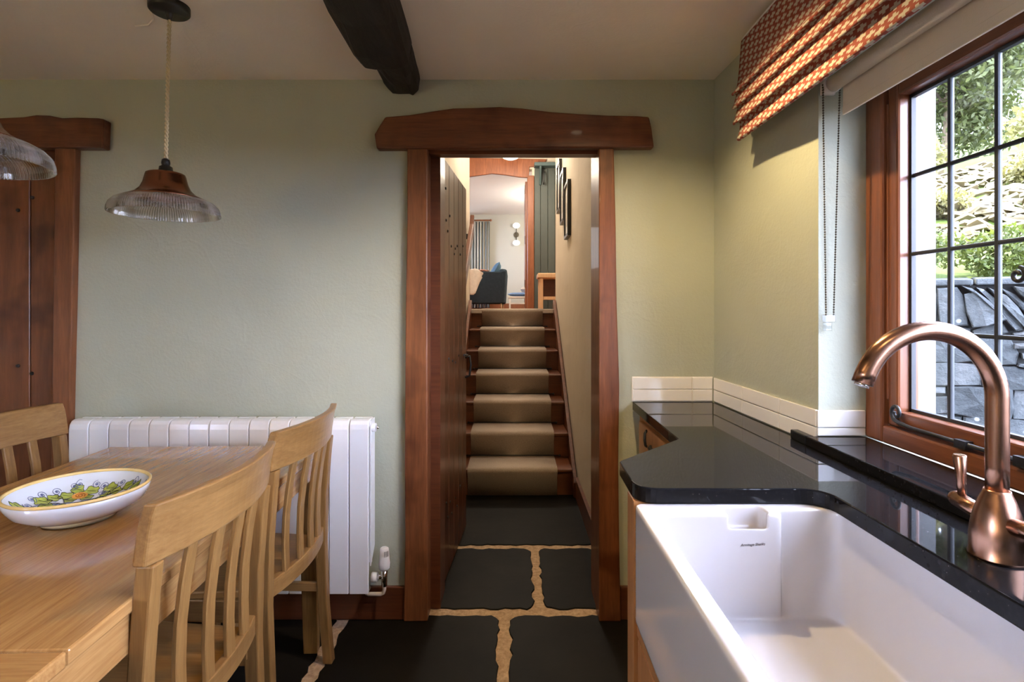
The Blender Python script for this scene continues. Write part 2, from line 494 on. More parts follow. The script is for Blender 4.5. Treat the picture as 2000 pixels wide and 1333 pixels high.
def fillet(poly, radii, n=6):
    out = []
    m_ = len(poly)
    for i in range(m_):
        r = radii[i]
        p = Vector(poly[i]); a = (Vector(poly[i - 1]) - p); b_ = (Vector(poly[(i + 1) % m_]) - p)
        if r <= 0: out.append(tuple(p)); continue
        an = a.angle(b_); d = min(r / math.tan(an / 2), a.length * .49, b_.length * .49)
        pa = p + a.normalized() * d; pb = p + b_.normalized() * d
        for k in range(n + 1):
            t = k / n
            out.append(tuple((1 - t) ** 2 * pa + 2 * t * (1 - t) * p + t * t * pb))
    return out

# ================================================================== SETTING: kitchen shell
YB = 2.2      # kitchen face of the back wall
CZ = 2.19     # ceiling height
def wall_x(y):  # kitchen face of the right wall, slightly out of square
    return .823 + .039 * (YB - max(y, 1.5))

# floor
fl = MB().box(-2.95, .95, -2.25, 2.22, -.12, -.005).box(-.45, .46, 2.22, 3.72, -.12, -.005).box(-.62, .62, 3.72, 5.7, -.12, -.005).build('floor', 'mortar')
tag(fl, 'dark slate flagstone floor with sandy mortar joints', 'floor', kind='structure')
flags = []
def flag(x0, x1, y0, y1, k):
    flags.append((jit_poly([(x0, y0), (x1, y0), (x1, y1), (x0, y1)], .03, .008, k)))
flag(-.335, .094, 2.268, 2.832, 1); flag(.134, .43, 2.268, 2.832, 2); flag(-.43, .44, 2.876, 3.70, 3)
rows = [(1.42, 2.215, (-2.9, -2.1, -1.38, -.69, -.029, .9)), (.72, 1.42, (-2.9, -2.3, -1.55, -.9, -.3, .42, .9)),
        (-.1, .72, (-2.9, -2.0, -1.3, -.67, .12, .9)), (-1.2, -.1, (-2.9, -2.2, -1.2, -.4, .3, .9)), (-2.2, -1.2, (-2.9, -1.9, -.9, .1, .9))]
k = 10
for y0, y1, xs in rows:
    for a, c in zip(xs[:-1], xs[1:]):
        flag(a + .024, c - .024, y0 + .024, y1 - (.024 if y1 < 2 else 0), k); k += 1
for p in flags:
    MB().prism(p, -.03, 0.0).build('flagstone', 'slate', fl, bevel=.003, seg=1)

# back wall with two doorways
wb = MB()
wb.box(-3.1, -2.62, YB, 2.42, 0, 3.6).box(-1.80, -.40, YB, 2.42, 0, 3.6).box(.41, 1.15, YB, 2.42, 0, 3.6)
wb.box(-2.62, -1.80, YB, 2.42, 1.96, 3.6).box(-.40, .41, YB, 2.42, 1.97, 3.6)
wall_back = wb.build('wall_back', 'sage_plaster'); tag(wall_back, 'uneven sage green plaster wall with the doorways', 'wall', kind='structure')
wl = MB().box(-3.1, -2.9, -2.4, -1.6, 0, 2.5).box(-3.1, -2.9, -.7, YB, 0, 2.5).box(-3.1, -2.9, -1.6, -.7, 0, .75).box(-3.1, -2.9, -1.6, -.7, 1.6, 2.5).build('wall_left', 'sage_plaster'); tag(wl, 'sage green plaster wall at the far left of the kitchen', 'wall', kind='structure')
wr = MB().box(-3.1, 1.15, -2.4, -2.2, 0, 2.5)
wr = wr.build('wall_rear', 'sage_plaster'); tag(wr, 'sage green plaster wall behind the camera', 'wall', kind='structure')
# right wall with the window opening (Y -0.5..1.5, Z 0.88..1.9), kitchen face at wall_x, outer face 1.14
WY0, WY1, WZ0, WZ1, WXO = -.5, 1.5, .88, 1.905, 1.14
rw = MB()
rw.hexa([(wall_x(1.5), WY1, 0), (WXO, WY1, 0), (WXO, YB, 0), (wall_x(YB), YB, 0)], [(wall_x(1.5), WY1, 2.5), (WXO, WY1, 2.5), (WXO, YB, 2.5), (wall_x(YB), YB, 2.5)])
rw.box(.85, WXO, -2.4, WY0, 0, 2.5).box(.85, WXO, WY0, WY1, 0, WZ0).box(.85, WXO, WY0, WY1, WZ1, 2.5)
wall_right = rw.build('wall_right', 'sage_plaster'); tag(wall_right, 'sage green plaster wall with the leaded window', 'wall', kind='structure')
# white rendered outside skin
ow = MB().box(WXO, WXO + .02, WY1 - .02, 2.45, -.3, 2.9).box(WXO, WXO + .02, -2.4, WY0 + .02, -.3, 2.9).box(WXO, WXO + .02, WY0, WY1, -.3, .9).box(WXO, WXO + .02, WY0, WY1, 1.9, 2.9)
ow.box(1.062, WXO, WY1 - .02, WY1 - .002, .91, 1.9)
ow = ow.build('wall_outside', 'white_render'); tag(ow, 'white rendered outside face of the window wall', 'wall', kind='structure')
ce = MB().box(-3.1, WXO + .02, -2.4, YB, CZ, 2.6).build('ceiling', 'ceiling_plaster'); tag(ce, 'uneven warm beige plaster ceiling', 'ceiling', kind='structure')
# small unseen window added in the left wall for cool daylight fill
w2 = thing('fill_window_left', (-3.0, -1.15, .75), 'unseen small wooden window added in the left wall for fill daylight', 'window', kind='structure')
MB().box(-3.04, -2.97, -1.6, -1.55, .75, 1.6).box(-3.04, -2.97, -.75, -.7, .75, 1.6).box(-3.04, -2.97, -1.55, -.75, .75, .80).box(-3.04, -2.97, -1.55, -.75, 1.55, 1.6).build('window_frame', 'window_wood', w2)
MB().box(-3.004, -3.0, -1.55, -.75, .80, 1.55).build('pane', 'window_glass', w2)
# skirting
bb = MB().box(-1.79, -.428, YB - .018, YB, 0, .133).box(.438, .50, YB - .018, YB, 0, .133).build('baseboard_back', 'skirting_wood', bevel=.004)
tag(bb, 'dark stained wooden skirting board under the radiator', 'skirting', kind='structure')

# ------------------------------------------------------------------ doorway trim (lintel and posts)
t1 = thing('trim_1', (0, YB, 0), 'rustic dark wood doorway frame with a waney lintel around the stairs', 'door frame', kind='structure')
def K(x, y, Y): return ((x - 1000) * Y / F, EYE - (y - 601) * Y / F)
YL = YB - .045
lint = [K(x, y, YL) for x, y in [(735, 290), (731, 262), (741, 245), (752, 228), (800, 224), (850, 216), (885, 211), (930, 210), (975, 208), (1020, 211), (1075, 218), (1130, 222), (1190, 225), (1245, 226), (1268, 228), (1273, 250), (1278, 288)]]
MB().prism(lint, YL, YB + .0, 'xz').build('lintel', 'frame_wood_x', t1, bevel=.006)
def post(t, xs_l, xs_r, y0, y1, name='post', mat='frame_wood', bev=.005):
    """wavy-edged vertical post; xs as world X at several heights"""
    n = len(xs_l); zs = [i * 1.905 / (n - 1) for i in range(n)]
    poly = list(zip(xs_r, zs)) + list(zip(xs_l, zs))[::-1]
    return MB().prism(poly, y0, y1, 'xz').build(name, mat, t, bevel=bev)
Yp = YB - .03
cx = lambda x: (x - 1000) * Yp / F
post(t1, [cx(v_) for v_ in (788, 791, 790, 791, 792, 795, 795)], [cx(835)] * 7, Yp, YB + .06)
post(t1, [cx(1170)] * 7, [cx(v_) for v_ in (1213, 1210, 1208, 1210, 1205, 1203, 1199)], Yp, YB + .06)
# rebated inner lining and header
MB().box(-.345, -.30, YB + .065, 2.42, 0, 1.97).build('jamb_lining', 'skirting_wood', t1)
MB().box(.354, .40, YB + .065, 2.42, 0, 1.97).build('jamb_lining', 'frame_wood', t1)
MB().box(-.40, .41, YB + .01, YB + .065, 1.890, 1.98).build('header', 'skirting_wood', t1)
MB().box(-.40, -.345, YB + .065, 2.42, 0, 1.97).build('jamb_backing', 'skirting_wood', t1)

# open plank door
d1 = thing('door_1', (-.31, 2.43, .012), 'open dark plank door with nail studs beside the stairs', 'door', kind='structure')
dx0, dy0, dx1, dy1 = -.338, 2.435, -.292, 3.10
dd = Vector((dx1 - dx0, dy1 - dy0, 0)); dl = dd.length; du_ = dd / dl; dn = Vector((du_.y, -du_.x, 0))
def dpt(s_, n_, z): p = Vector((dx0, dy0, 0)) + du_ * s_ + dn * n_; return (p.x, p.y, z)
npl = 5
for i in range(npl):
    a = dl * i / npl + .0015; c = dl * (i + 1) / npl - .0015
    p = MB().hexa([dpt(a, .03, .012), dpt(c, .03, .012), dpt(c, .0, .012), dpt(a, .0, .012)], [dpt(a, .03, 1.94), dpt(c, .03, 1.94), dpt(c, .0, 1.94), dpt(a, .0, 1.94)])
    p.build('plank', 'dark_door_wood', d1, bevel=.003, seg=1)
for z in (.25, .93, 1.62):
    MB().hexa([dpt(.03, 0, z), dpt(dl - .03, 0, z), dpt(dl - .03, -.024, z), dpt(.03, -.024, z)], [dpt(.03, 0, z + .12), dpt(dl - .03, 0, z + .12), dpt(dl - .03, -.024, z + .12), dpt(.03, -.024, z + .12)]).build('ledge', 'frame_wood_y', d1)
studs = [(.05, 1.81), (.06, 1.665), (.15, 1.70), (.10, 1.62), (.19, 1.56), (.30, 1.56), (.27, 1.53), (.36, 1.58), (.45, 1.545), (.54, 1.60),
         (.12, 1.02), (.22, 1.00), (.3, .985), (.40, 1.01), (.06, .36), (.16, .33), (.10, .28), (.2, .26), (.3, .30), (.35, .24), (.45, .31)]
for s_, z in studs:
    c = Vector(dpt(s_, .03, z)); MB().tube([c, c + dn * .004], [.007, .005], 8).build('stud', 'black_iron', d1)
lt = MB().tube([dpt(.60, .034, .98), dpt(.60, .060, .99), dpt(.60, .066, .94), dpt(.60, .058, .88), dpt(.60, .034, .87)], .006, 8)
lt.tube([dpt(.54, .038, 1.0), dpt(.66, .038, .99)], .006, 8).build('latch', 'black_iron', d1)

# left plank door and frame
t2 = thing('trim_2', (-2.2, YB, 0), 'dark wood door frame and lintel at the left edge', 'door frame', kind='structure')
l2 = [K(x, y, YL) for x, y in [(200, 289), (202, 232), (190, 230), (150, 229), (120, 230), (95, 225), (70, 224), (45, 228), (0, 230), (-150, 228), (-330, 232), (-335, 288)]]
MB().prism(l2[::-1], YL, YB, 'xz').build('lintel', 'frame_wood_x', t2, bevel=.006)
post(t2, [cx(v_) for v_ in (95, 97, 99, 101, 103, 105, 106)], [cx(v_) for v_ in (128, 131, 133, 136, 140, 143, 146)], Yp, YB + .05)
post(t2, [-2.72] * 4, [-2.62] * 4, Yp, YB + .05)
d2 = thing('door_2', (-2.2, YB + .05, 0), 'closed plank door with dark nail heads at the left edge', 'door', kind='structure')
seams = [-1.80, cx(50) - .02, -2.16, -2.34, -2.50, -2.66]
for a, c in zip(seams[1:], seams[:-1]):
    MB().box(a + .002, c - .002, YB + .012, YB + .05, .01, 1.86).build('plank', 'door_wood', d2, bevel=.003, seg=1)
MB().box(-2.66, -1.80, YB + .02, YB + .08, 1.862, 1.95).build('head_rail', 'skirting_wood', d2)
for x, y in [(63, 386), (35, 411), (35, 715), (62, 730), (75, 300)]:
    X, Z = K(x, y, YB + .01)
    MB().tube([(X, YB + .012, Z), (X, YB + .006, Z)], [.008, .006], 8).build('stud', 'black_iron', d2)

tag(MB().box(-2.75, -1.7, 2.421, 2.55, -.12, 2.2).build('light_block_panel', 'hall_plaster'), 'unseen panel added behind the closed left door to block leaking light', 'wall', kind='structure')  # panel added to stop light leaking in under the left door
# ------------------------------------------------------------------ ceiling beam
bmv = MB()
stations = [(-2.19, -.52, -.33, 2.10), (.0, -.53, -.335, 2.10), (.6, -.525, -.33, 2.095), (1.2, -.54, -.335, 2.10), (1.45, -.528, -.338, 2.105), (1.62, -.535, -.345, 2.108), (1.80, -.54, -.352, 2.10), (1.895, -.538, -.358, 2.10), (1.905, -.490, -.360, 2.112), (2.0, -.495, -.364, 2.118), (2.1, -.50, -.370, 2.125), (2.198, -.505, -.378, 2.128)]
vs = []; nring = 10
rb_ = random.Random(3)
for y, xl, xr, zb in stations:
    top = CZ + .02; e = .025
    ring = [(xl - .015, top), (xl - .012, zb + .045), (xl + .004, zb + .02), (xl + e, zb), ((xl * 2 + xr) / 3, zb - .003), ((xl + 2 * xr) / 3, zb - .002), (xr - e, zb), (xr - .004, zb + .02), (xr + .004, zb + .045), (xr + .008, top)]
    for x, z in ring: vs.append((x + rb_.uniform(-.005, .005), y, z + (rb_.uniform(-.005, .005) if z < top else 0)))
fs = []
for i in range(len(stations) - 1):
    for k in range(nring): fs.append((i * nring + k, i * nring + (k + 1) % nring, (i + 1) * nring + (k + 1) % nring, (i + 1) * nring + k))
fs.append(tuple(range(nring))); fs.append(tuple(range((len(stations) - 1) * nring, len(stations) * nring))[::-1])
bmv.add(vs, fs)
beam = bmv.build('ceiling_beam', 'beam_wood', bevel=.004); tag(beam, 'rough blackened oak beam running along the beige ceiling', 'beam')

# ================================================================== passage, stairs, hall
def struct(mb, name, mat, label, cat='wall', bevel=0.):
    return tag(mb.build(name, mat, bevel=bevel), label, cat, kind='structure')
struct(MB().box(-.62, -.44, 2.42, 5.60, -.1, 3.6), 'wall_passage_left', 'hall_plaster', 'warm cream plaster wall left of the stairs, behind the open door')
struct(MB().box(.44, .62, 2.42, 5.47, -.1, 3.6), 'wall_passage_right', 'hall_plaster', 'warm cream plaster wall right of the stairs, hung with pictures')
LZ = 1.235
struct(MB().box(-2.2, 1.6, 5.40, 7.8, LZ - .2, LZ).box(-3.0, 2.6, 7.8, 12.7, LZ - .2, LZ), 'floor_landing', 'hall_wood', 'orange-brown wooden floor of the upper hall', 'floor')
struct(MB().box(-.44, .44, 5.40, 5.5, -.005, LZ - .2), 'wall_under_landing', 'hall_plaster', 'hidden plaster wall added beneath the landing to block sky light')  # added to keep sky light from leaking into the stair void
struct(MB().box(-3.2, 2.8, 2.42, 13.0, 3.42, 3.6), 'ceiling_hall', 'white_plaster', 'white plaster ceiling over the stairs and sitting room', 'ceiling')
struct(MB().box(-2.3, -.62, 5.42, 5.60, LZ - .2, 3.6), 'wall_hall_left', 'hall_plaster', 'cream wall of the upper hall, left side')
struct(MB().box(.62, 1.7, 5.29, 5.47, LZ - .2, 3.6), 'wall_hall_right', 'hall_plaster', 'cream wall of the upper hall, right side')
struct(MB().box(-2.35, -2.2, 5.6, 7.8, LZ - .2, 3.6).box(1.6, 1.75, 5.47, 7.8, LZ - .2, 3.6), 'wall_hall_ends', 'hall_plaster', 'cream end walls of the upper hall')
struct(MB().box(-2.2, -.68, 7.8, 7.95, LZ, 3.6).box(.29, 1.6, 7.8, 7.95, LZ, 3.6).box(-.68, .29, 7.8, 7.95, 3.26, 3.6), 'wall_hall_back', 'hall_plaster', 'cream wall with the sitting room doorway')
struct(MB().box(-3.2, 2.8, 12.55, 12.75, LZ, 3.6), 'wall_living_back', 'living_plaster', 'pale grey-green sitting room wall with the curtain')
struct(MB().box(2.6, 2.8, 7.95, 12.55, LZ, 3.6), 'wall_living_right', 'living_plaster', 'pale sitting room wall on the right side')
struct(MB().box(-3.2, -3.0, 7.95, 9.3, LZ, 3.6).box(-3.2, -3.0, 11.1, 12.55, LZ, 3.6).box(-3.2, -3.0, 9.3, 11.1, LZ, LZ + .8).box(-3.2, -3.0, 9.3, 11.1, 3.25, 3.6), 'wall_living_left', 'living_plaster', 'pale sitting room wall on the left side')
struct(MB().box(-3.0, -2.2, 7.7, 7.95, LZ, 3.6).box(1.6, 2.6, 7.7, 7.95, LZ, 3.6), 'wall_living_front', 'living_plaster', 'pale sitting room wall beside the hall')
struct(MB().box(-3.0, 2.6, 12.53, 12.55, LZ, LZ + .12), 'baseboard_living', 'hall_wood', 'orange-brown wooden skirting in the sitting room', 'skirting')
struct(MB().box(.42, .44, 2.42, 3.60, 0, .13), 'baseboard_passage', 'skirting_wood', 'dark skirting board along the passage floor', 'skirting')
# hall door frame
t3 = thing('trim_3', (-.2, 7.78, LZ), 'orange-brown wooden door frame of the bright sitting room', 'door frame', kind='structure')
Yh = 7.76
hl = [K(x, y, Yh) for x, y in [(890, 352), (917, 345), (940, 342), (962, 339), (990, 342), (1015, 346), (1033, 347), (1034, 326), (1062, 324), (1068, 311), (900, 308), (860, 310), (858, 352)]]
MB().prism(hl, Yh, 7.81, 'xz').build('lintel', 'hall_wood', t3, bevel=.006)
for xa, xb in ((.222, .318), (-.72, -.62)):
    MB().box(xa, xb, Yh, 7.96, LZ, 3.16).build('post', 'hall_wood', t3, bevel=.008)
# sitting room door standing open against the frame: hinge edge
d3 = thing('door_3', (.20, 7.97, LZ), 'sitting room door folded open, seen edge on', 'door', kind='structure')
MB().box(.195, .225, 7.97, 8.6, LZ + .01, 3.12).build('door_leaf', 'hall_wood', d3, bevel=.004)
for z in (1.55, 2.2, 2.95):
    MB().box(.189, .195, 7.98, 8.03, z, z + .12).build('hinge', 'black_iron', d3)

# staircase
N = 7; Y0 = 3.62; GO = .287; RI = LZ / N; SX = .003; HW = .405
st = thing('staircase', (0, Y0, 0), 'steep dark wooden staircase with seven risers', 'staircase', kind='structure')
for i in range(N):
    y = Y0 + GO * i; z = RI * (i + 1)
    MB().box(SX - HW, SX + HW, y + .022, y + .04, RI * i, z - .022).build('riser', 'stair_wood', st)
    if i < N - 1:
        MB().box(SX - HW, SX + HW, y, y + GO + .022, z - .022, z).build('tread', 'stair_wood', st, bevel=.008, seg=3)
    else:
        MB().box(SX - HW - .02, SX + HW + .02, y, y + .08, z - .022, z + .001).build('nosing', 'stair_wood', st, bevel=.008, seg=3)
for s_ in (-1, 1):
    x0 = SX + s_ * HW; x1 = x0 + s_ * .026
    a, c = min(x0, x1), max(x0, x1)
    sl = RI / GO
    poly = [(3.58, 0), (3.72, 0), (5.42, LZ - .25), (5.42, LZ + .10), (5.36, LZ + .10), (3.58, .10 + sl * .0)]
    MB().prism(poly, a, c, 'yz').build('string', 'stair_wood', st, bevel=.003)
# carpet runner
rn = thing('stair_runner', (0, Y0, 0), 'beige wool carpet runner held by black stair rods', 'carpet runner')
def runner_path():
    pts = []; r = .018; g = .008
    for i in range(N):
        y = Y0 + GO * i; z = RI * (i + 1)
        pts.append((y + .022 - g, RI * i + (.002 if i else .002)))
        pts.append((y + .020 - g, z - .05))
        for k in range(7):
            a = PI + (-PI / 2) * k / 6 * 1.0
            pts.append((y + r - g - .004 + (r + .004) * math.cos(a), z - r + g * .8 + (r + .001) * math.sin(a)))
        if i < N - 1: pts.append((y + GO + .012 - g, z + g))
        else: pts.append((y + .3, z + g))
    return pts
rp = runner_path()
RW = .30; vs = []; fs = []
for (y, z) in rp: vs += [(SX - RW, y, z), (SX + RW, y, z)]
for i in range(len(rp) - 1): fs.append((2 * i, 2 * i + 1, 2 * i + 3, 2 * i + 2))
ca = MB().add(vs, fs, True).build('carpet', 'carpet', rn)
sm = ca.modifiers.new('thick', 'SOLIDIFY'); sm.thickness = .009; sm.offset = 1
MB().box(SX - HW - .01, SX + HW + .01, Y0 + GO * 6 - .006, Y0 + GO * 6 + .6, LZ + .0015, LZ + .010).build('landing_carpet', 'carpet', rn, bevel=.004)
MB().box(SX - HW - .01, SX + HW + .01, Y0 + GO * 6 - .008, Y0 + GO * 6 + .002, LZ - .03, LZ + .009).build('landing_carpet_edge', 'carpet', rn, bevel=.004)
for i in range(1, N):
    y = Y0 + GO * i; z = RI * i
    rod = MB().tube([(SX - RW - .035, y - .006, z + .018), (SX + RW + .035, y - .006, z + .018)], .005, 8)
    rod.sphere((SX - RW - .04, y - .006, z + .018), .009, 8, 6).sphere((SX + RW + .04, y - .006, z + .018), .009, 8, 6)
    rod.build('stair_rod', 'black_iron', rn)
# handrail (a board on the left wall following the stairs)
hr = thing('handrail', (-.40, 5.3, 1.2), 'dark wooden handrail board on the left stair wall', 'handrail')
sl = RI / GO
def hz(y): return 2.10 + (y - 5.36) * sl
hp = [(3.5, hz(3.5) - .10), (5.30, hz(5.30) - .10), (5.39, hz(5.36) + .04), (5.36, hz(5.36) + .085), (5.28, hz(5.28) + .03), (3.5, hz(3.5))]
MB().prism(hp, -.415, -.375, 'yz').build('rail', 'skirting_wood', hr, bevel=.008)
for y in (3.8, 4.5, 5.2):
    MB().box(-.44, -.41, y, y + .03, hz(y) - .08, hz(y) - .03).build('bracket', 'black_iron', hr)

# pictures on the stair wall
for (y0, y1, z0, z1, lab, sd) in [(4.74, 5.02, 2.13, 2.57, 'small black framed picture, highest and farthest of the three', 1), (4.38, 4.66, 1.97, 2.40, 'small black framed picture, the middle one of three', 2), (4.02, 4.30, 1.80, 2.22, 'small black framed picture, lowest and nearest of the three', 3)]:
    pf = thing('picture_frame', (.44, (y0 + y1) / 2, z0), lab, 'picture', 'pictures on the stair wall')
    fm = MB(); b_ = .022
    fm.box(.412, .4395, y0, y1, z0, z0 + b_).box(.412, .4395, y0, y1, z1 - b_, z1).box(.412, .4395, y0, y0 + b_, z0 + b_, z1 - b_).box(.412, .4395, y1 - b_, y1, z0 + b_, z1 - b_)
    fm.build('frame', 'black_plastic', pf)
    MB().box(.424, .4395, y0 + b_, y1 - b_, z0 + b_, z1 - b_).build('mount', 'white_paint', pf)
    MB().box(.4225, .424, y0 + .07, y1 - .07, z0 + .09, z1 - .09).build('print', 'print_paper', pf)

# hall ceiling light
hlgt = thing('ceiling_light', (-.02, 7.35, 3.42), 'round opal ceiling light with a thin metal rim in the hall', 'ceiling light')
MB().lathe([(.14, 0), (.15, -.02), (.15, -.05), (.14, -.055)], (-.02, 7.35, 3.42), 32).build('rim', 'sconce_metal', hlgt)
MB().lathe([(.138, -.05), (.13, -.09), (.10, -.125), (.05, -.145), (.001, -.15)], (-.02, 7.35, 3.42), 32).build('shade', 'hall_lamp_glow', hlgt)
ld = bpy.data.lights.new('hall_lamp', 'POINT'); ld.energy = 48; ld.color = (1, .88, .72); ld.shadow_soft_size = .12
lo = bpy.data.objects.new('hall_lamp', ld); COL.objects.link(lo); lo.location = (-.02, 6.7, 3.0)

sl2 = thing('ceiling_light', (0, 4.5, 3.42), 'unseen round opal ceiling light added over the stairs for fill light', 'ceiling light')  # lamp added out of view to brighten the stairs
MB().lathe([(.14, 0), (.15, -.02), (.15, -.05), (.14, -.055)], (0, 4.5, 3.42), 32).build('rim', 'sconce_metal', sl2)
MB().lathe([(.138, -.05), (.13, -.09), (.10, -.125), (.05, -.145), (.001, -.15)], (0, 4.5, 3.42), 32).build('shade', 'hall_lamp_glow', sl2)
ld = bpy.data.lights.new('stair_fill_lamp', 'POINT'); ld.energy = 26; ld.color = (1, .89, .76); ld.shadow_soft_size = .12
lo = bpy.data.objects.new('stair_fill_lamp', ld); COL.objects.link(lo); lo.location = (0, 4.5, 3.1)
sl3 = thing('ceiling_light', (1.0, 10.3, 3.42), 'unseen round opal ceiling light added to brighten the sitting room', 'ceiling light')  # lamp added out of view to lift the sitting room
MB().lathe([(.14, 0), (.15, -.02), (.15, -.05), (.14, -.055)], (1.0, 10.3, 3.42), 32).build('rim', 'sconce_metal', sl3)
MB().lathe([(.138, -.05), (.13, -.09), (.10, -.125), (.05, -.145), (.001, -.15)], (1.0, 10.3, 3.42), 32).build('shade', 'hall_lamp_glow', sl3)
ld = bpy.data.lights.new('sitting_room_fill_lamp', 'POINT'); ld.energy = 85; ld.color = (1, .93, .80); ld.shadow_soft_size = .12
lo = bpy.data.objects.new('sitting_room_fill_lamp', ld); COL.objects.link(lo); lo.location = (1.0, 10.3, 2.9)
# green tongue-and-groove panel and coat rack, bench
pn = thing('panelling', (.6, 7.76, LZ), 'dark green tongue-and-groove panelling beside the hall door', 'panelling', kind='structure')
xs = [.322, .41, .515, .62, .725, .83, .935]
for a, c in zip(xs[:-1], xs[1:]):
    MB().box(a + .002, c - .002, 7.765, 7.80, LZ, 3.26).build('board', 'teal_paint', pn, bevel=.004, seg=1)
cr = thing('coat_rack', (.45, 7.7, 3.2), 'green wooden coat rack shelf with hooks above the panelling', 'coat rack')
MB().box(.315, .95, 7.60, 7.765, 3.26, 3.31).build('shelf', 'teal_hook', cr, bevel=.006)
for x in (.45, .62):
    MB().tube([(x, 7.762, 3.20), (x, 7.70, 3.20), (x, 7.66, 3.14), (x, 7.66, 3.05), (x, 7.69, 3.02), (x, 7.72, 3.05)], .010, 8).build('hook', 'hook_dark', cr)
MB().prism([(7.765, 3.26), (7.765, 3.02), (7.74, 3.02), (7.62, 3.24), (7.62, 3.26)], .39, .415, 'yz').build('bracket', 'teal_hook', cr)
bt = thing('side_table', (.6, 7.2, LZ), 'pale wooden side table with a lower shelf on the landing', 'table')
MB().box(.335, .95, 7.0, 7.4, LZ + .41, LZ + .475).build('table_top', 'pale_wood', bt, bevel=.012)
for x, y in ((.355, 7.02), (.88, 7.02), (.355, 7.34), (.88, 7.34)):
    MB().box(x, x + .05, y, y + .05, LZ, LZ + .41).build('leg', 'pale_wood', bt, bevel=.003)
MB().box(.41, .88, 7.03, 7.38, LZ + .13, LZ + .17).build('shelf', 'pale_wood', bt)
MB().box(.41, .88, 7.37, 7.39, LZ + .17, LZ + .41).build('back_panel', 'skirting_wood', bt)

# sitting room
sf = thing('sofa', (-.6, 10.0, LZ), 'charcoal blue sofa seen from its arm end in the sitting room', 'sofa')
MB().prism([(-1.05, LZ + .10), (-.14, LZ + .10), (-.10, LZ + .70), (-.15, LZ + .72), (-.22, LZ + .69), (-1.05, LZ + .69)], 9.95, 10.12, 'xz').build('arm', 'navy_fabric', sf, bevel=.03, seg=4)
MB().prism([(-1.05, LZ + .10), (-.14, LZ + .10), (-.10, LZ + .70), (-.15, LZ + .72), (-.22, LZ + .69), (-1.05, LZ + .69)], 11.7, 11.87, 'xz').build('arm', 'navy_fabric', sf, bevel=.03, seg=4)
MB().prism([(-.34, LZ + .4), (-.13, LZ + .10), (-.09, LZ + .74), (-.22, LZ + .76)], 10.12, 11.7, 'xz').build('backrest', 'navy_fabric', sf, bevel=.04, seg=4)
MB().box(-1.05, -.2, 10.12, 11.7, LZ + .10, LZ + .42).build('seat', 'navy_fabric', sf, bevel=.04, seg=4)
for x, y in ((-.98, 10.0), (-.2, 10.0), (-.98, 11.8), (-.2, 11.8)):
    MB().tube([(x, y, LZ), (x, y, LZ + .11)], [.012, .02], 8).build('leg', 'pale_wood', sf)
def pillow(name, c, sx_, sy_, sz_, mat, rot, label, cat):
    n = 12; vs = []; fs = []
    for i in range(n + 1):
        for j in range(n + 1):
            u_ = i / n * 2 - 1; v_ = j / n * 2 - 1
            t = ((1 - abs(u_) ** 3) * (1 - abs(v_) ** 3)) ** .5
            pin = 1 - .06 * (1 - abs(u_)) * 0
            vs.append((u_ * sx_ * (1 - .08 * (1 - u_ * u_) * 0 - .06 * (1 - v_ * v_)) , v_ * sy_ * (1 - .06 * (1 - u_ * u_)), t * sz_))
    o = len(vs); vs += [(x, y, -z) for x, y, z in vs]
    for i in range(n):
        for j in range(n):
            a = i * (n + 1) + j
            fs.append((a, a + n + 1, a + n + 2, a + 1)); fs.append((o + a, o + a + 1, o + a + n + 2, o + a + n + 1))
    R = Matrix.Rotation(rot[2], 3, 'Z') @ Matrix.Rotation(rot[1], 3, 'Y') @ Matrix.Rotation(rot[0], 3, 'X')
    vs = [tuple(R @ Vector(p) + Vector(c)) for p in vs]
    ob = MB().add(vs, fs, True).build(name, mat)
    return tag(ob, label, cat)
pillow('cushion', (-.33, 10.36, LZ + .70), .21, .21, .075, 'blue_cushion', (PI / 4 * 0, math.radians(118), 0), 'slate blue square cushion leaning on the sofa back', 'cushion')
# throws
def drape(name, mat, pts, y0, y1, label, cat):
    vs = []; fs = []; ny = 14
    for k in range(ny + 1):
        y = y0 + (y1 - y0) * k / ny
        for i, (x, z) in enumerate(pts):
            vs.append((x + .015 * math.sin(k * 1.3 + i), y + .01 * math.sin(i * 2.1), z + .01 * math.sin(k * 1.7 + i * .8)))
    n = len(pts)
    for k in range(ny):
        for i in range(n - 1): fs.append((k * n + i, k * n + i + 1, (k + 1) * n + i + 1, (k + 1) * n + i))
    ob = MB().add(vs, fs, True).build(name, mat)
    md = ob.modifiers.new('t', 'SOLIDIFY'); md.thickness = .015
    return tag(ob, label, cat)
drape('throw_blanket', 'terracotta_cloth', [(-1.0, LZ + .80), (-.85, LZ + .76), (-.70, LZ + .735), (-.55, LZ + .745), (-.46, LZ + .735)], 10.3, 10.6, 'terracotta blanket lying along the sofa arm', 'blanket')
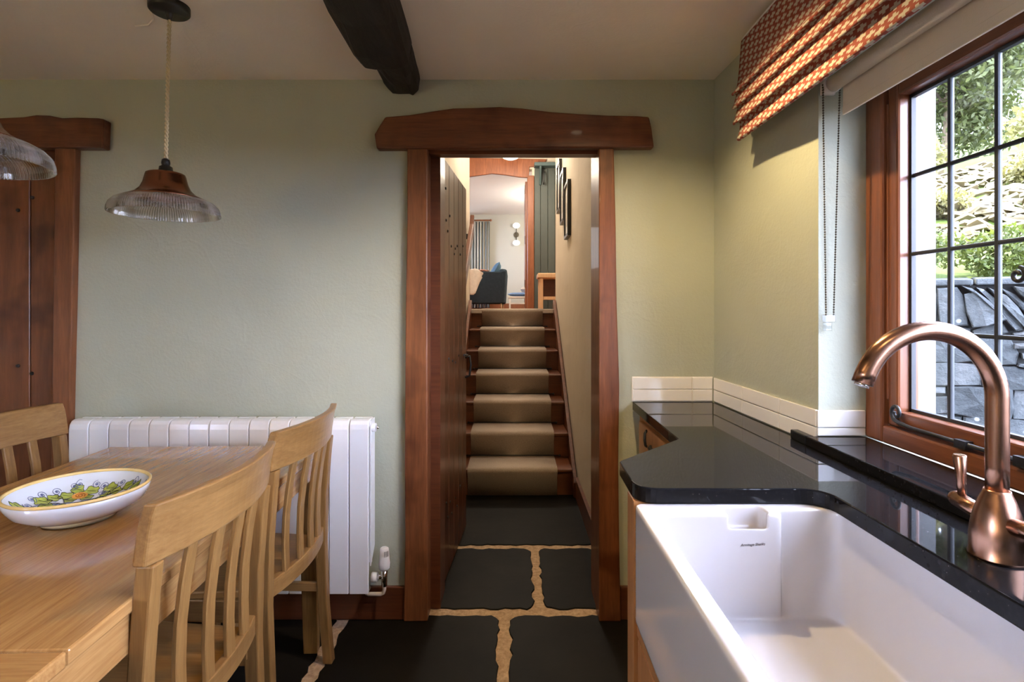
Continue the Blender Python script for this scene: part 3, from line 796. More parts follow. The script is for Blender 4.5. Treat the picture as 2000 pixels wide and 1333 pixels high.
# small armchair edge carrying the cream throw
ac = thing('armchair', (-1.25, 9.3, LZ), 'cream covered armchair mostly hidden by the stair wall', 'armchair')
MB().box(-1.5, -.78, 9.2, 9.75, LZ + .12, LZ + .42).build('seat', 'cream_cloth', ac, bevel=.05, seg=3)
MB().box(-1.5, -.75, 9.02, 9.2, LZ + .12, LZ + .66).build('backrest', 'cream_cloth', ac, bevel=.05, seg=3)
for x in (-1.45, -.83):
    for y in (9.08, 9.68): MB().tube([(x, y, LZ), (x, y, LZ + .14)], .018, 8).build('leg', 'pale_wood', ac)
vs = []; fs = []; ncol = 26; nrow = 16
for i in range(ncol + 1):
    x = -1.35 + .86 * i / ncol
    q = max(0, (x + .68) / .19)
    zb_ = 1.50 + .05 * math.sin(i * .5) + .24 * q ** 1.3; ztop = LZ + .672 - .11 * max(0, q - .25) ** 2
    for k in range(nrow + 1):
        t_ = k / nrow
        if t_ < .35: vs.append((x, 9.24 - .25 * t_ / .35, ztop + .008 * math.sin(i * .9)))
        else:
            u_ = (t_ - .35) / .65
            vs.append((x + .012 * math.sin(u_ * 5 + i), 8.985 - .02 * math.sin(i * 1.1 + u_ * 2), ztop + (zb_ - ztop) * u_))
for i in range(ncol):
    for k in range(nrow): a = i * (nrow + 1) + k; fs.append((a, a + 1, a + nrow + 2, a + nrow + 1))
th = MB().add(vs, fs, True).build('throw_blanket', 'cream_throw'); th.modifiers.new('t', 'SOLIDIFY').thickness = .012
tag(th, 'cream wool throw hanging over the armchair corner', 'blanket')
# curtain, pole, sconce, stool
vs = []; fs = []; nx = 60
for i in range(nx + 1):
    x = -1.02 + .50 * i / nx
    y = 12.44 + .035 * math.sin(i * 2 * PI / 7.5)
    vs += [(x, y, LZ + .02), (x, y, 3.235)]
for i in range(nx): fs.append((2 * i, 2 * i + 2, 2 * i + 3, 2 * i + 1))
cu = MB().add(vs, fs, True).build('curtain', 'curtain_fabric'); tag(cu, 'grey and cream striped curtain beside the sitting room window', 'curtain')
md = cu.modifiers.new('t', 'SOLIDIFY'); md.thickness = .006
MB_ = MB().tube([(-2.4, 12.44, 3.27), (-.50, 12.44, 3.27)], .016, 10).sphere((-.49, 12.44, 3.27), .028, 10, 8).tube([(-.60, 12.44, 3.27), (-.60, 12.55, 3.27)], .009, 8)
cp = MB_.build('curtain_pole', 'hall_wood'); tag(cp, 'wooden curtain pole above the striped curtain', 'curtain pole')
sw = thing('window_3', (-1.6, 12.54, 2.1), 'out-of-view sitting room window behind the curtain, its pane glowing in place of daylight', 'window', kind='structure')
MB().box(-2.2, -.95, 12.51, 12.55, 2.0, 2.06).box(-2.2, -.95, 12.51, 12.55, 3.12, 3.18).box(-2.2, -2.14, 12.51, 12.55, 2.06, 3.12).box(-1.01, -.95, 12.51, 12.55, 2.06, 3.12).build('window_frame', 'hall_wood', sw)
emit('glowing_pane', (.95, .98, 1.0), 1.4)  # pane glows in place of daylight; solid wall stands behind it
MB().box(-2.14, -1.01, 12.53, 12.54, 2.06, 3.12).build('pane', 'glowing_pane', sw)
w4 = thing('fill_window_living', (-3.1, 10.2, LZ + .8), 'unseen large window added left of the doorway to light the sitting room', 'window', kind='structure')  # window added out of view to let daylight into the sitting room
MB().box(-3.14, -3.06, 9.3, 9.37, LZ + .8, 3.25).box(-3.14, -3.06, 11.03, 11.1, LZ + .8, 3.25).box(-3.14, -3.06, 9.37, 11.03, LZ + .8, LZ + .87).box(-3.14, -3.06, 9.37, 11.03, 3.18, 3.25).box(-3.14, -3.06, 10.17, 10.23, LZ + .87, 3.18).build('window_frame', 'hall_wood', w4)
MB().box(-3.104, -3.10, 9.37, 10.17, LZ + .87, 3.18).build('pane', 'window_glass', w4)
MB().box(-3.104, -3.10, 10.23, 11.03, LZ + .87, 3.18).build('pane', 'window_glass', w4)
sc_ = thing('wall_sconce', (.10, 12.5, 2.95), 'twin globe wall sconce on the sitting room wall', 'wall light')
MB().tube([(.10, 12.55, 2.95), (.10, 12.51, 2.95)], .06, 20).build('back_plate', 'sconce_metal', sc_)
MB().tube([(.10, 12.48, 2.78), (.10, 12.48, 3.12)], .010, 8).tube([(.10, 12.51, 2.95), (.10, 12.48, 2.95)], .012, 8).build('arm', 'sconce_metal', sc_)
for z in (2.75, 3.15):
    MB().sphere((.10, 12.44, z), .085, 18, 12, .75).build('globe', 'sconce_glow', sc_)
sto = thing('footstool', (.12, 8.45, LZ), 'low white stool with a pale blue seat pad', 'stool')
MB().box(-.06, .32, 8.3, 8.62, LZ + .17, LZ + .20).build('seat', 'stool_white', sto, bevel=.006)
for x in (-.045, .28):
    for y in (8.31, 8.58): MB().box(x, x + .025, y, y + .025, LZ, LZ + .17).build('leg', 'stool_white', sto)
MB().box(-.02, .28, 8.33, 8.335, LZ + .08, LZ + .10).build('stretcher', 'stool_white', sto)
pad = pillow('seat_pad', (.13, 8.46, LZ + .232), .20, .16, .03, 'pale_blue_cushion', (0, 0, 0), 'pale blue pad on the low white stool', 'cushion')
pillow('folded_towel', (.22, 8.47, LZ + .31), .09, .12, .045, 'stool_white', (0, 0, 0), 'white folded towel on the pale blue stool pad', 'towel')

# ================================================================== dining table
TZ = .75
tb = thing('dining_table', (-1.091, 2.0, 0), 'rectangular oak dining table with a breadboard end, under the pendant lamps', 'table')
TW, TL = .385, 1.40     # half width, length (towards the camera)
bx = tb.location
def tbox(x0, x1, y0, y1, z0, z1): return MB().box(bx.x + x0, bx.x + x1, bx.y + y0, bx.y + y1, z0, z1)
tbox(-TW, TW, -1.205, 0, TZ - .026, TZ).build('tabletop', 'oak_y', tb, bevel=.004)
tbox(-TW, TW, -TL, -1.207, TZ - .026, TZ).build('breadboard_end', 'oak_x', tb, bevel=.004)
for s_ in (-1, 1):
    a, c = sorted((s_ * (TW - .008), s_ * (TW - .030)))
    tbox(a, c, -TL + .08, -.08, TZ - .10, TZ - .026).build('apron', 'oak_y', tb, bevel=.002)
for y in (-.03, -TL + .01):
    tbox(-TW + .08, TW - .08, y - (0 if y > -.5 else 0), y + .022, TZ - .10, TZ - .026).build('apron', 'oak_x', tb, bevel=.002)
for s_ in (-1, 1):
    for yy in (-.002, -TL + .078):
        x1 = s_ * (TW - .005); x0 = x1 - s_ * .07; xi = x1 - s_ * .05
        a, c = sorted((x0, x1)); a2, c2 = sorted((xi, x1))
        y1 = yy; y0 = yy - (.05 if yy > -.5 else .07)
        L = MB().hexa([(bx.x + a2, bx.y + y0 + .006, 0), (bx.x + c2, bx.y + y0 + .006, 0), (bx.x + c2, bx.y + y1 - .01, 0), (bx.x + a2, bx.y + y1 - .01, 0)],
                      [(bx.x + a, bx.y + y0, TZ - .026), (bx.x + c, bx.y + y0, TZ - .026), (bx.x + c, bx.y + y1, TZ - .026), (bx.x + a, bx.y + y1, TZ - .026)])
        L.build('leg', 'oak_z', tb, bevel=.004)
tb.rotation_euler = (0, 0, math.radians(2.0))

# ------------------------------------------------------------------ dining chairs (facing -x, back at x=0)
def make_chair():
    t = thing('dining_chair', (0, 0, 0), '', 'chair', 'oak slat-back dining chairs')
    W = .205
    def bow(y, a): return a * (1 - (y / .225) ** 2)
    # rear posts, one smooth curve from foot to crest
    pz = [(0, .020), (.2, .002), (.42, -.008), (.6, -.002), (.74, .008), (.806, .015)]
    for s_ in (-1, 1):
        mb = MB(); vs = []
        for z, x in pz:
            hw = .017 if z < .3 else .016; hx = .019 if .3 < z < .5 else .0165
            for a, c in ((-1, -1), (1, -1), (1, 1), (-1, 1)): vs.append((x + a * hx, s_ * W + c * hw, z))
        fs = [(3, 2, 1, 0)]
        for i in range(len(pz) - 1):
            for k in range(4): fs.append((i * 4 + k, i * 4 + (k + 1) % 4, (i + 1) * 4 + (k + 1) % 4, (i + 1) * 4 + k))
        n = (len(pz) - 1) * 4; fs.append((n, n + 1, n + 2, n + 3))
        mb.add(vs, fs).build('rear_post', 'oak_z', t, bevel=.004)
    # crest rail: curved in plan, leaning back
    mb = MB(); vs = []; ns = 16; prof = [(.806, .010), (.835, .013), (.87, .018), (.895, .023), (.918, .031)]
    for i in range(ns + 1):
        y = -.228 + .456 * i / ns
        for j, (z, x) in enumerate(prof):
            vs.append((x + bow(y, .040) + .012, y, z + .006 * (1 - abs(y) / .228) * 0))
        for j, (z, x) in reversed(list(enumerate(prof))):
            vs.append((x + bow(y, .040) - .012, y, z))
    m_ = 2 * len(prof); fs = [tuple(range(m_)), tuple(ns * m_ + k for k in range(m_ - 1, -1, -1))]
    for i in range(ns):
        for k in range(m_): fs.append((i * m_ + k, (i + 1) * m_ + k, (i + 1) * m_ + (k + 1) % m_, i * m_ + (k + 1) % m_))
    mb.add(vs, fs).build('crest_rail', 'oak_yc', t, bevel=.004)
    # lower back rail
    pts = [(-.012 + bow(y, .036) - .004, y, .462) for y in np.linspace(-.195, .195, 13)]
    MB().bars(pts, .022, .05).build('lower_back_rail', 'oak_yc', t, bevel=.003)
    # slats
    for y in (-.120, -.040, .040, .120):
        b0 = -.012 + bow(y, .036); b1 = .010 + bow(y, .040); zz = np.linspace(.48, .815, 5)
        pts = []
        for z in zz:
            q = (z - .48) / .335
            pts.append((b0 + (b1 - b0) * q - .012 * math.sin(q * PI), y, z))
        MB().bars(pts, .032, .011, up=(1, 0, 0)).build('slat', 'oak_z', t, bevel=.002, seg=1)
    # seat, apron, front legs, stretchers
    MB().prism(fillet([(-.43, -.225), (.0, -.185), (.012, .0), (.0, .185), (-.43, .225), (-.44, 0)], [.03, .0, 0, .0, .03, 0], 4), .437, .460).build('seat', 'oak_xc', t, bevel=.005)
    for s_ in (-1, 1):
        MB().hexa([(-.37, s_ * .196 - .011, .375), (-.015, s_ * .196 - .011, .375), (-.015, s_ * .196 + .011, .375), (-.37, s_ * .196 + .011, .375)],
                  [(-.37, s_ * .196 - .011, .437), (-.015, s_ * .196 - .011, .437), (-.015, s_ * .196 + .011, .437), (-.37, s_ * .196 + .011, .437)]).build('side_rail', 'oak_xc', t, bevel=.002)
        MB().hexa([(-.405, s_ * .198 - .013, 0), (-.379, s_ * .198 - .013, 0), (-.379, s_ * .198 + .013, 0), (-.405, s_ * .198 + .013, 0)],
                  [(-.41, s_ * .198 - .019, .437), (-.37, s_ * .198 - .019, .437), (-.37, s_ * .198 + .019, .437), (-.41, s_ * .198 + .019, .437)]).build('front_leg', 'oak_z', t, bevel=.003)
        MB().box(-.385, -.01, s_ * .2 - .008, s_ * .2 + .008, .255, .285).build('stretcher', 'oak_xc', t, bevel=.002)
    MB().box(-.405, -.383, -.18, .18, .375, .437).build('front_rail', 'oak_yc', t, bevel=.002)
    MB().box(-.20, -.18, -.195, .195, .258, .282).build('stretcher', 'oak_yc', t, bevel=.002)
    return t
ch = make_chair()
ch.location = (-.657, 1.173, 0); ch.rotation_euler = (0, 0, math.radians(-1.5))
ch['label'] = 'oak slat-back dining chair nearest the camera, beside the painted bowl'
dup(ch, (-.679, 1.722, 0), math.radians(-2.0), 'oak slat-back dining chair in front of the white radiator and doorway')
dup(ch, (-1.605, 1.728, 0), PI, 'oak slat-back dining chair across the table, against the plank door')

# ------------------------------------------------------------------ painted bowl
BX, BY, BR, BH = -1.055, 1.32, .147, .0775
bo = thing('painted_bowl', (BX, BY, TZ), 'shallow white ceramic bowl painted with leaves, yellow rim, on the table', 'bowl')
MB().lathe([(.075, 0), (.080, .006), (.084, .014), (.079, .014), (.072, .004)], (BX, BY, TZ), 48, closed=True).build('foot', 'dish_foot', bo)
outer = [(.080, .0125), (.108, .020), (.131, .036), (.1425, .056), (.1458, .073)]
inner = [(.1405, .073), (.131, .052), (.108, .034), (.07, .025), (.03, .0225), (.0005, .022)]
MB().lathe([(.0005, .012)] + outer + inner, (BX, BY, TZ), 64).build('body', 'dish_glaze', bo)
MB().lathe([(.1452, .070), (.1472, .0725), (.1468, .0760), (.1440, .0775), (.1405, .0765), (.1388, .0715)], (BX, BY, TZ), 64, closed=True).build('rim', 'dish_yellow', bo)
def bz(r):
    pr = inner[::-1]
    for (r0, z0), (r1, z1) in zip(pr[:-1], pr[1:]):
        if r <= r1: return z0 + (z1 - z0) * (r - r0) / (r1 - r0)
    return .073
def on_bowl(x, y, h=.0012):
    r = math.hypot(x, y)
    return (BX + x, BY + y, TZ + bz(min(r, .136)) + h)
def blob(mb, cx_, cy_, r, h=.0012, lobes=0, amp=0., ph=0., n=20, sq=1.):
    ring = []
    for k in range(n):
        a = 2 * PI * k / n
        rr = r * (1 + amp * math.cos(lobes * a + ph))
        ring.append((cx_ + rr * math.cos(a), cy_ + rr * math.sin(a) * sq))
    mid = [(cx_ + (x - cx_) * .5, cy_ + (y - cy_) * .5) for x, y in ring]
    vs = [on_bowl(cx_, cy_, h)] + [on_bowl(x, y, h) for x, y in mid] + [on_bowl(x, y, h) for x, y in ring]
    fs = [(0, 1 + k, 1 + (k + 1) % n) for k in range(n)] + [(1 + k, 1 + n + k, 1 + n + (k + 1) % n, 1 + (k + 1) % n) for k in range(n)]
    mb.add(vs, fs, True)
    return ring
def stroke(mb, pts, r=.0009): mb.tube([on_bowl(x, y, .0015) for x, y in pts], r, 5)
gl = MB(); bk = MB(); bl = MB()
bvd = Vector((BX, BY)).normalized(); brt = Vector((bvd.y, -bvd.x))      # view direction over the table, and to its right
def ab(a, b_): return (brt.x * a + bvd.x * b_, brt.y * a + bvd.y * b_)
leaves = [(-.115, .022, .014), (-.104, -.004, .013), (-.072, .064, .018), (-.050, .078, .015), (-.064, .040, .016), (-.026, .084, .017), (-.004, .104, .014), (.023, .088, .018), (.013, .060, .015), (-.020, .060, .013), (.062, .078, .016), (.072, .055, .016), (.052, .052, .012), (.100, .052, .013), (.114, .030, .012), (.036, .034, .013), (-.036, .030, .013), (0, .018, .012), (0, -.06, .015), (.05, -.06, .015), (-.05, -.06, .015)]
leaves = [(*ab(a, c + .008), r * .72) for a, c, r in leaves]
for i, (x, y, r) in enumerate(leaves):
    r *= 1.3
    ring = blob(gl, x, y, r, .0010, 5, .16, i)
    stroke(bk, ring + [ring[0]], .0006)
    stroke(bk, [(x - r * .6, y), (x, y + r * .1), (x + r * .6, y + r * .2)], .0005)
gl.build('painted_leaves', 'paint_green', bo)
fx, fy = ab(0, .083)
orr = MB(); blob(orr, fx, fy, .0165, .0022); orr.build('painted_flower', 'paint_orange', bo)
sp_ = MB(); stroke(sp_, [(fx + .0115 * (1 - k / 26) * math.cos(k * .5), fy + .0115 * (1 - k / 26) * math.sin(k * .5)) for k in range(24)], .0011)
for v_ in range(len(sp_.v)): sp_.v[v_] = (sp_.v[v_][0], sp_.v[v_][1], sp_.v[v_][2] + .0015)
sp_.build('painted_flower_spiral', 'paint_rust', bo)
for i, (x, y) in enumerate([ab(*q_) for q_ in [(-.092, .074), (-.046, .108), (.036, .114), (.088, .084), (-.098, .048), (.114, .056), (.050, .102), (-.074, .094), (.0, .124), (.13, .004), (-.128, .0), (-.012, .122), (.07, .03), (-.085, .018), (.046, .072), (-.044, .055)]]):
    stroke(bl, [(x + .010 * (1 - k / 22) * math.cos(k * .55 + i), y + .010 * (1 - k / 22) * math.sin(k * .55 + i)) for k in range(18)], .0007)
    blob(bl, x, y, .0028, .0014, n=8)
bl.build('painted_scrolls', 'paint_blue', bo, kind='stuff')
stroke(bk, [ab(*q_) for q_ in [(-.11, .02), (-.08, .05), (-.05, .058), (-.03, .05), (.0, .045), (.04, .05), (.08, .06)]], .0008)
bk.build('painted_outlines', 'paint_black', bo)

# ------------------------------------------------------------------ pendants
def pendant(x, y, rx, label):
    RZ = 1.548
    t = thing('pendant_lamp', (x, y, CZ), label, 'pendant lamp', 'copper and ribbed glass pendant lamps')
    MB().lathe([(.0565, 0), (.0565, -.018), (.053, -.022), (.012, -.023), (.011, -.032), (.006, -.045)], (rx, y, CZ), 36).build('ceiling_rose', 'black_plastic', t)
    # twisted cord: three strands
    for s_ in range(2):
        pts = []; n = 150; z0 = CZ - .035; z1 = RZ + .165
        for k in range(n + 1):
            q = k / n; a = q * 34 * PI + s_ * PI
            pts.append((rx + (x - rx) * q + .0032 * math.cos(a), y + .0032 * math.sin(a), z0 + (z1 - z0) * q))
        MB().tube(pts, .0030, 6).build('cord', 'cord_cream', t)
    MB().lathe([(.006, .172), (.011, .168), (.0125, .158), (.011, .150), (.018, .146), (.0195, .136), (.023, .133), (.023, .124)], (x, y, RZ), 24).build('lamp_holder', 'black_plastic', t)
    MB().lathe([(.006, .1265), (.048, .1265), (.0525, .124), (.0545, .118), (.060, .095), (.068, .077), (.082, .063), (.100, .0535), (.112, .049), (.111, .0475), (.099, .0515), (.081, .0605), (.0665, .0755), (.058, .094), (.0525, .117), (.047, .1245), (.006, .1245)], (x, y, RZ), 48).build('shade_cap', 'pendant_copper', t)
    gp = [(.100, .051), (.118, .046), (.132, .038), (.143, .026), (.148, .012), (.149, .0), (.146, -.0015), (.1445, .001), (.1435, .012), (.1385, .025), (.128, .036), (.116, .043), (.100, .048)]
    MB().lathe(gp, (x, y, RZ), 240, ribs=1, rib=.010, closed=True, flat=True).build('glass_shade', 'ribbed_glass', t)
    g = MB().lathe([(.012, .10), (.014, .085), (.026, .06), (.030, .045), (.026, .028), (.014, .018), (.001, .016)], (x, y, RZ), 20).build('bulb', 'bulb_glass', t)
    return t
p1 = pendant(-1.063, 1.66, -1.052, 'pendant lamp with copper cap and ribbed glass hanging before the green wall')
pendant(-1.088, 1.06, -1.085, 'nearer ribbed glass pendant lamp cut off by the left edge')
cab = MB().tube([(-1.108, 1.66, CZ - .002), (-1.125, 1.69, CZ - .002), (-1.15, 1.735, CZ - .002), (-1.19, 1.77, CZ - .002), (-1.24, 1.78, CZ - .001)], .003, 6).build('painted_cable', 'ceiling_plaster', p1)

# ------------------------------------------------------------------ radiator
RX0, RP, RYF, RZ0, RZ1 = -1.712, .0773, 2.085, .155, .826
ra = thing('radiator', (-1.13, 2.13, RZ0), 'white sectional radiator on the green wall behind the table', 'radiator')
def rad_section(x):
    a, c = x + .0015, x + RP - .0015
    prof = [(RYF, RZ0), (RYF, RZ1 - .035), (RYF + .004, RZ1 - .016), (RYF + .014, RZ1 - .004), (RYF + .026, RZ1), (RYF + .05, RZ1), (RYF + .05, RZ1 - .012), (RYF + .014, RZ1 - .03), (RYF + .012, RZ0)]
    mb = MB().prism(prof, a, c, 'yz')
    mb.box(a + .002, c - .002, RYF + .062, 2.165, RZ1 - .014, RZ1)          # rear top cap
    mb.box(x + .03, x + RP - .03, RYF + .01, 2.16, RZ0 + .03, RZ1 - .014)     # central water way
    mb.box(a + .004, c - .004, 2.155, 2.162, RZ0 + .09, RZ1 - .014)     # rear fin
    return mb
sec0 = rad_section(RX0).build('section', 'radiator_white', ra, bevel=.003)
for i in range(1, 15):
    c = sec0.copy(); COL.objects.link(c); c.parent = ra; c.location.x += RP * i
XR = RX0 + RP * 15
MB().prism([(RYF + .02, RZ0 + .10), (2.162, RZ0 + .16), (2.162, RZ1 - .002), (RYF + .02, RZ1 - .004)], XR - .001, XR + .004, 'yz').build('end_panel', 'radiator_white', ra)
MB().tube([(XR, 2.125, RZ1 - .035), (XR + .018, 2.125, RZ1 - .035)], .017, 16).build('end_plug', 'radiator_white', ra)
MB().tube([(XR + .018, 2.125, RZ1 - .035), (XR + .030, 2.125, RZ1 - .035)], [.008, .006], 12).build('bleed_valve', 'chrome', ra)
VX, VZ = -.503, .205
va = MB().tube([(XR, 2.13, VZ - .005), (XR + .022, 2.13, VZ - .005)], .019, 18).build('valve_collar', 'white_plastic', ra)
MB().tube([(XR + .02, 2.13, VZ - .005), (VX, 2.13, VZ - .002)], [.010, .008], 12).tube([(VX, 2.13, VZ - .04), (VX, 2.13, VZ + .028)], [.011, .013], 14).build('valve_body', 'chrome', ra)
hd = MB().lathe([(.017, .025), (.021, .032), (.0225, .050), (.021, .062), (.0185, .085), (.0165, .108), (.012, .112), (.001, .112)], (VX, 2.13, VZ), 24).build('valve_head', 'white_plastic', ra)
for k in range(5):
    a = -PI / 2 + .25 + k * .22
    MB().box(-.0005, .0005, -.0008, .0008, 0, .022).build('grip_slot', 'hook_dark', hd, origin=(0, 0, 0)).location = (.0188 * math.cos(a), .0188 * math.sin(a), VZ + .080 - RZ0)
for o_ in list(hd.children):
    o_.location.x += VX - ra.location.x; o_.location.y += 2.13 - ra.location.y
    o_.data.transform(Matrix.Translation(ra.location + hd.location))
MB().tube([(VX, 2.13, VZ - .04), (VX, 2.13, .15), (VX - .004, 2.13, .138), (VX - .014, 2.13, .133), (VX - .062, 2.13, .133), (VX - .07, 2.135, .133), (VX - .073, 2.15, .133), (VX - .073, 2.181, .133)], .0078, 12).build('pipe', 'pipe_paint', ra)

# ================================================================== worktop, sink, cabinets
WT, WB_ = .88, .8465
wp = [(.812, 2.196), (.489, 2.196), (.484, 1.573), (.266, 1.345), (.262, 1.142), (.655, 1.142), (.655, .505), (.262, .505), (.262, -1.2), (.845, -1.2), (.845, 1.50)]
wk = MB().prism(fillet(wp, [0, 0, .01, .03, .055, .06, .06, .02, 0, 0, 0], 8), WB_, WT).build('worktop', 'black_granite', bevel=.003, seg=3)
tag(wk, 'polished black granite worktop with a cut-out around the white sink', 'worktop')
sl_ = MB().box(.814, .977, -.48, 1.499, WT, .906).box(.814, .838, 1.499, 1.583, WT, .906).build('window_sill', 'black_granite', bevel=.003)
tag(sl_, 'raised black granite window ledge lying behind the tap', 'window ledge')

# sink, by boolean and voxel remesh for the soft glazed edges
def bool_mesh(base, ops, voxel, name, mat, parent, smooth=8):
    tmp = base.build('tmp_base', mat)
    junk = [tmp]
    for op, mb in ops:
        c = mb.build('tmp_cut', mat); junk.append(c)
        md = tmp.modifiers.new('b', 'BOOLEAN'); md.operation = op; md.object = c; md.solver = 'EXACT'
    md = tmp.modifiers.new('r', 'REMESH'); md.mode = 'VOXEL'; md.voxel_size = voxel; md.use_smooth_shade = True
    md = tmp.modifiers.new('s', 'SMOOTH'); md.factor = .5; md.iterations = smooth
    bpy.context.view_layer.update()
    dg = bpy.context.evaluated_depsgraph_get(); dg.update()
    me = bpy.data.meshes.new_from_object(tmp.evaluated_get(dg))
    for j in junk: bpy.data.objects.remove(j, do_unlink=True)
    me.name = name
    me.polygons.foreach_set('use_smooth', [True] * len(me.polygons))
    ob = bpy.data.objects.new(name, me); COL.objects.link(ob)
    if parent is not None:
        me.transform(Matrix.Translation(-parent.location)); ob.parent = parent
    me.materials.clear(); me.materials.append(M[mat])
    return ob
SKX0, SKX1, SKY0, SKY1, SKZ0, SKZ1 = .259, .715, .51, 1.152, .598, .8462
sk = thing('sink', (.487, .83, SKZ0), 'white ceramic farmhouse sink set in the black worktop', 'sink')
def rrect(x0, x1, y0, y1, r): return fillet([(x0, y0), (x1, y0), (x1, y1), (x0, y1)], [r] * 4, 8)
base = MB().prism(rrect(SKX0, SKX1, SKY0, SKY1, .022), SKZ0, SKZ1)
ci = rrect(SKX0 + .028, SKX1 - .034, SKY0 + .03, SKY1 - .030, .045)
cb_ = rrect(SKX0 + .045, SKX1 - .055, SKY0 + .05, SKY1 - .055, .06)
n = len(ci)
cut = MB().add([(x, y, .633) for x, y in cb_] + [(x, y, .9) for x, y in ci], [tuple(range(n - 1, -1, -1)), tuple(range(n, 2 * n))] + [(i, (i + 1) % n, n + (i + 1) % n, n + i) for i in range(n)])
cham = MB().prism(rrect(.270, .547, 1.088, 1.145, .014), .625, .8462)
weir = MB().prism(rrect(.432, .520, 1.094, 1.135, .012), .800, .87)
lip = MB().box(.437, .515, 1.07, 1.10, .816, .872)
sink_b = bool_mesh(base, [('DIFFERENCE', cut), ('UNION', cham), ('DIFFERENCE', weir), ('DIFFERENCE', lip)], .0034, 'basin', 'porcelain', sk, 6)
# maker's signature in script lettering on the far wall of the basin
cu_t = bpy.data.curves.new('lettering', 'FONT'); cu_t.body = 'Armitage Shanks'; cu_t.size = .0085; cu_t.shear = .35; cu_t.extrude = .0002
cu_t.align_x = 'CENTER'
to = bpy.data.objects.new('lettering', cu_t); COL.objects.link(to)
dg = bpy.context.evaluated_depsgraph_get()
me = bpy.data.meshes.new_from_object(to.evaluated_get(dg)); bpy.data.objects.remove(to, do_unlink=True)
me.materials.clear(); me.materials.append(M['ink'])
xs_ = [v_.co.x for v_ in me.vertices]; wd = max(xs_) - min(xs_)
me.transform(Matrix.Diagonal((.050 / wd, .9, 1, 1)))
me.transform(Matrix.Rotation(math.radians(3), 4, 'Z')); me.transform(Matrix.Rotation(PI / 2, 4, 'X'))
lo_ = bpy.data.objects.new('lettering', me); COL.objects.link(lo_); lo_.parent = sk
lo_.location = (.484 - sk.location.x, 1.0868 - sk.location.y, .783 - sk.location.z); lo_['label'] = 'small black script maker signature'

# cabinets
cc = thing('corner_cabinet', (.6, 1.7, 0), 'wooden base cabinet with iron latch under the narrow worktop end', 'cabinet')
cpoly = [(.80, 2.18), (.515, 2.18), (.515, 1.60), (.30, 1.36), (.30, 1.235), (.80, 1.235)]
MB().prism(cpoly, .10, WB_).build('carcass', 'cabinet_wood', cc)
MB().prism([(.79, 2.17), (.56, 2.17), (.56, 1.65), (.35, 1.40), (.35, 1.26), (.79, 1.26)], 0, .10).build('plinth', 'skirting_wood', cc)
dr = MB().box(.497, .514, 1.66, 2.12, .14, .82).build('door', 'cabinet_wood', cc, bevel=.004)
MB().tube([(.497, 1.99, .83 - .02), (.488, 1.985, .80), (.486, 1.98, .775), (.490, 1.985, .755), (.497, 1.99, .75)], .005, 8).build('handle', 'black_iron', dr)
MB().tube([(.496, 1.93, .765), (.488, 1.92, .762), (.496, 1.87, .755)], .007, 8).build('latch', 'black_iron', dr)
sc2 = thing('sink_cabinet', (.5, .8, 0), 'wooden cabinet carrying the white sink', 'cabinet')
MB().box(.261, .80, 1.158, 1.172, .10, WB_).build('side_panel', 'cabinet_wood', sc2)
MB().box(.262, .29, 1.172, 1.228, .10, WB_).build('stile', 'cabinet_wood', sc2, bevel=.003)
MB().box(.268, .80, .45, 1.158, .56, .597).build('sink_shelf', 'cabinet_wood', sc2)
MB().box(.30, .80, .45, 1.158, .10, .14).build('base_board', 'cabinet_wood', sc2)
for a, c in ((.83, 1.155), (.455, .826)):
    d_ = MB().box(.268, .29, a, c, .12, .555).build('door', 'cabinet_wood', sc2, bevel=.004)
    ky = .86 if a > .6 else .795
    MB().sphere((.258, ky, .48), .012, 12, 8).build('knob', 'black_iron', d_)
MB().box(.34, .78, .45, 1.158, 0, .10).build('plinth', 'skirting_wood', sc2)
nc = thing('near_cabinet', (.5, -.3, 0), 'wooden base cabinet beside the sink, behind the camera', 'cabinet')
MB().box(.29, .80, -1.18, .44, .10, WB_).build('carcass', 'cabinet_wood', nc)
MB().box(.34, .78, -1.18, .44, 0, .10).build('plinth', 'skirting_wood', nc)
for i in range(3):
    MB().box(.272, .289, -1.16 + i * .53, -.65 + i * .53, .14, .82).build('door', 'cabinet_wood', nc, bevel=.004)

# splash tiles (children of their walls)
def tile(parent, pts4, n_, z0, z1):
    """pts4: two plan points (a, b) on the wall face; n_: outward normal"""
    a, c = Vector((*pts4[0], 0)), Vector((*pts4[1], 0)); nn = Vector((*n_, 0)).normalized() * .008
    d = (c - a).normalized() * .0012
    a = a + d; c = c - d
    q = [a + nn, c + nn, c, a]
    MB().hexa([(p.x, p.y, z0 + .001) for p in q], [(p.x, p.y, z1 - .001) for p in q]).build('tile', 'white_tile', parent, bevel=.002, seg=2)
rowsz = [(WT + .002, .930), (.930, .979)]
for z0, z1 in rowsz:
    for a, c in ((.489, .731), (.731, .823 - .008)):
        tile(wall_back, [(a, YB), (c, YB)], (0, -1), z0, z1)
    ys = [2.19, 1.94, 1.69, 1.50]
    for a, c in zip(ys[:-1], ys[1:]):
        tile(wall_right, [(wall_x(a), a), (wall_x(c), c)], (-1, -.0), z0, z1)
for z0, z1 in ((.907, .930), (.930, .979)):
    tile(wall_right, [(.843, 1.5), (.978, 1.5)], (0, -1), z0, z1)
# grout strip behind the tiles
MB().box(.487, .815, YB - .004, YB - .0005, WT, .981).build('grout', 'grout', wall_back)

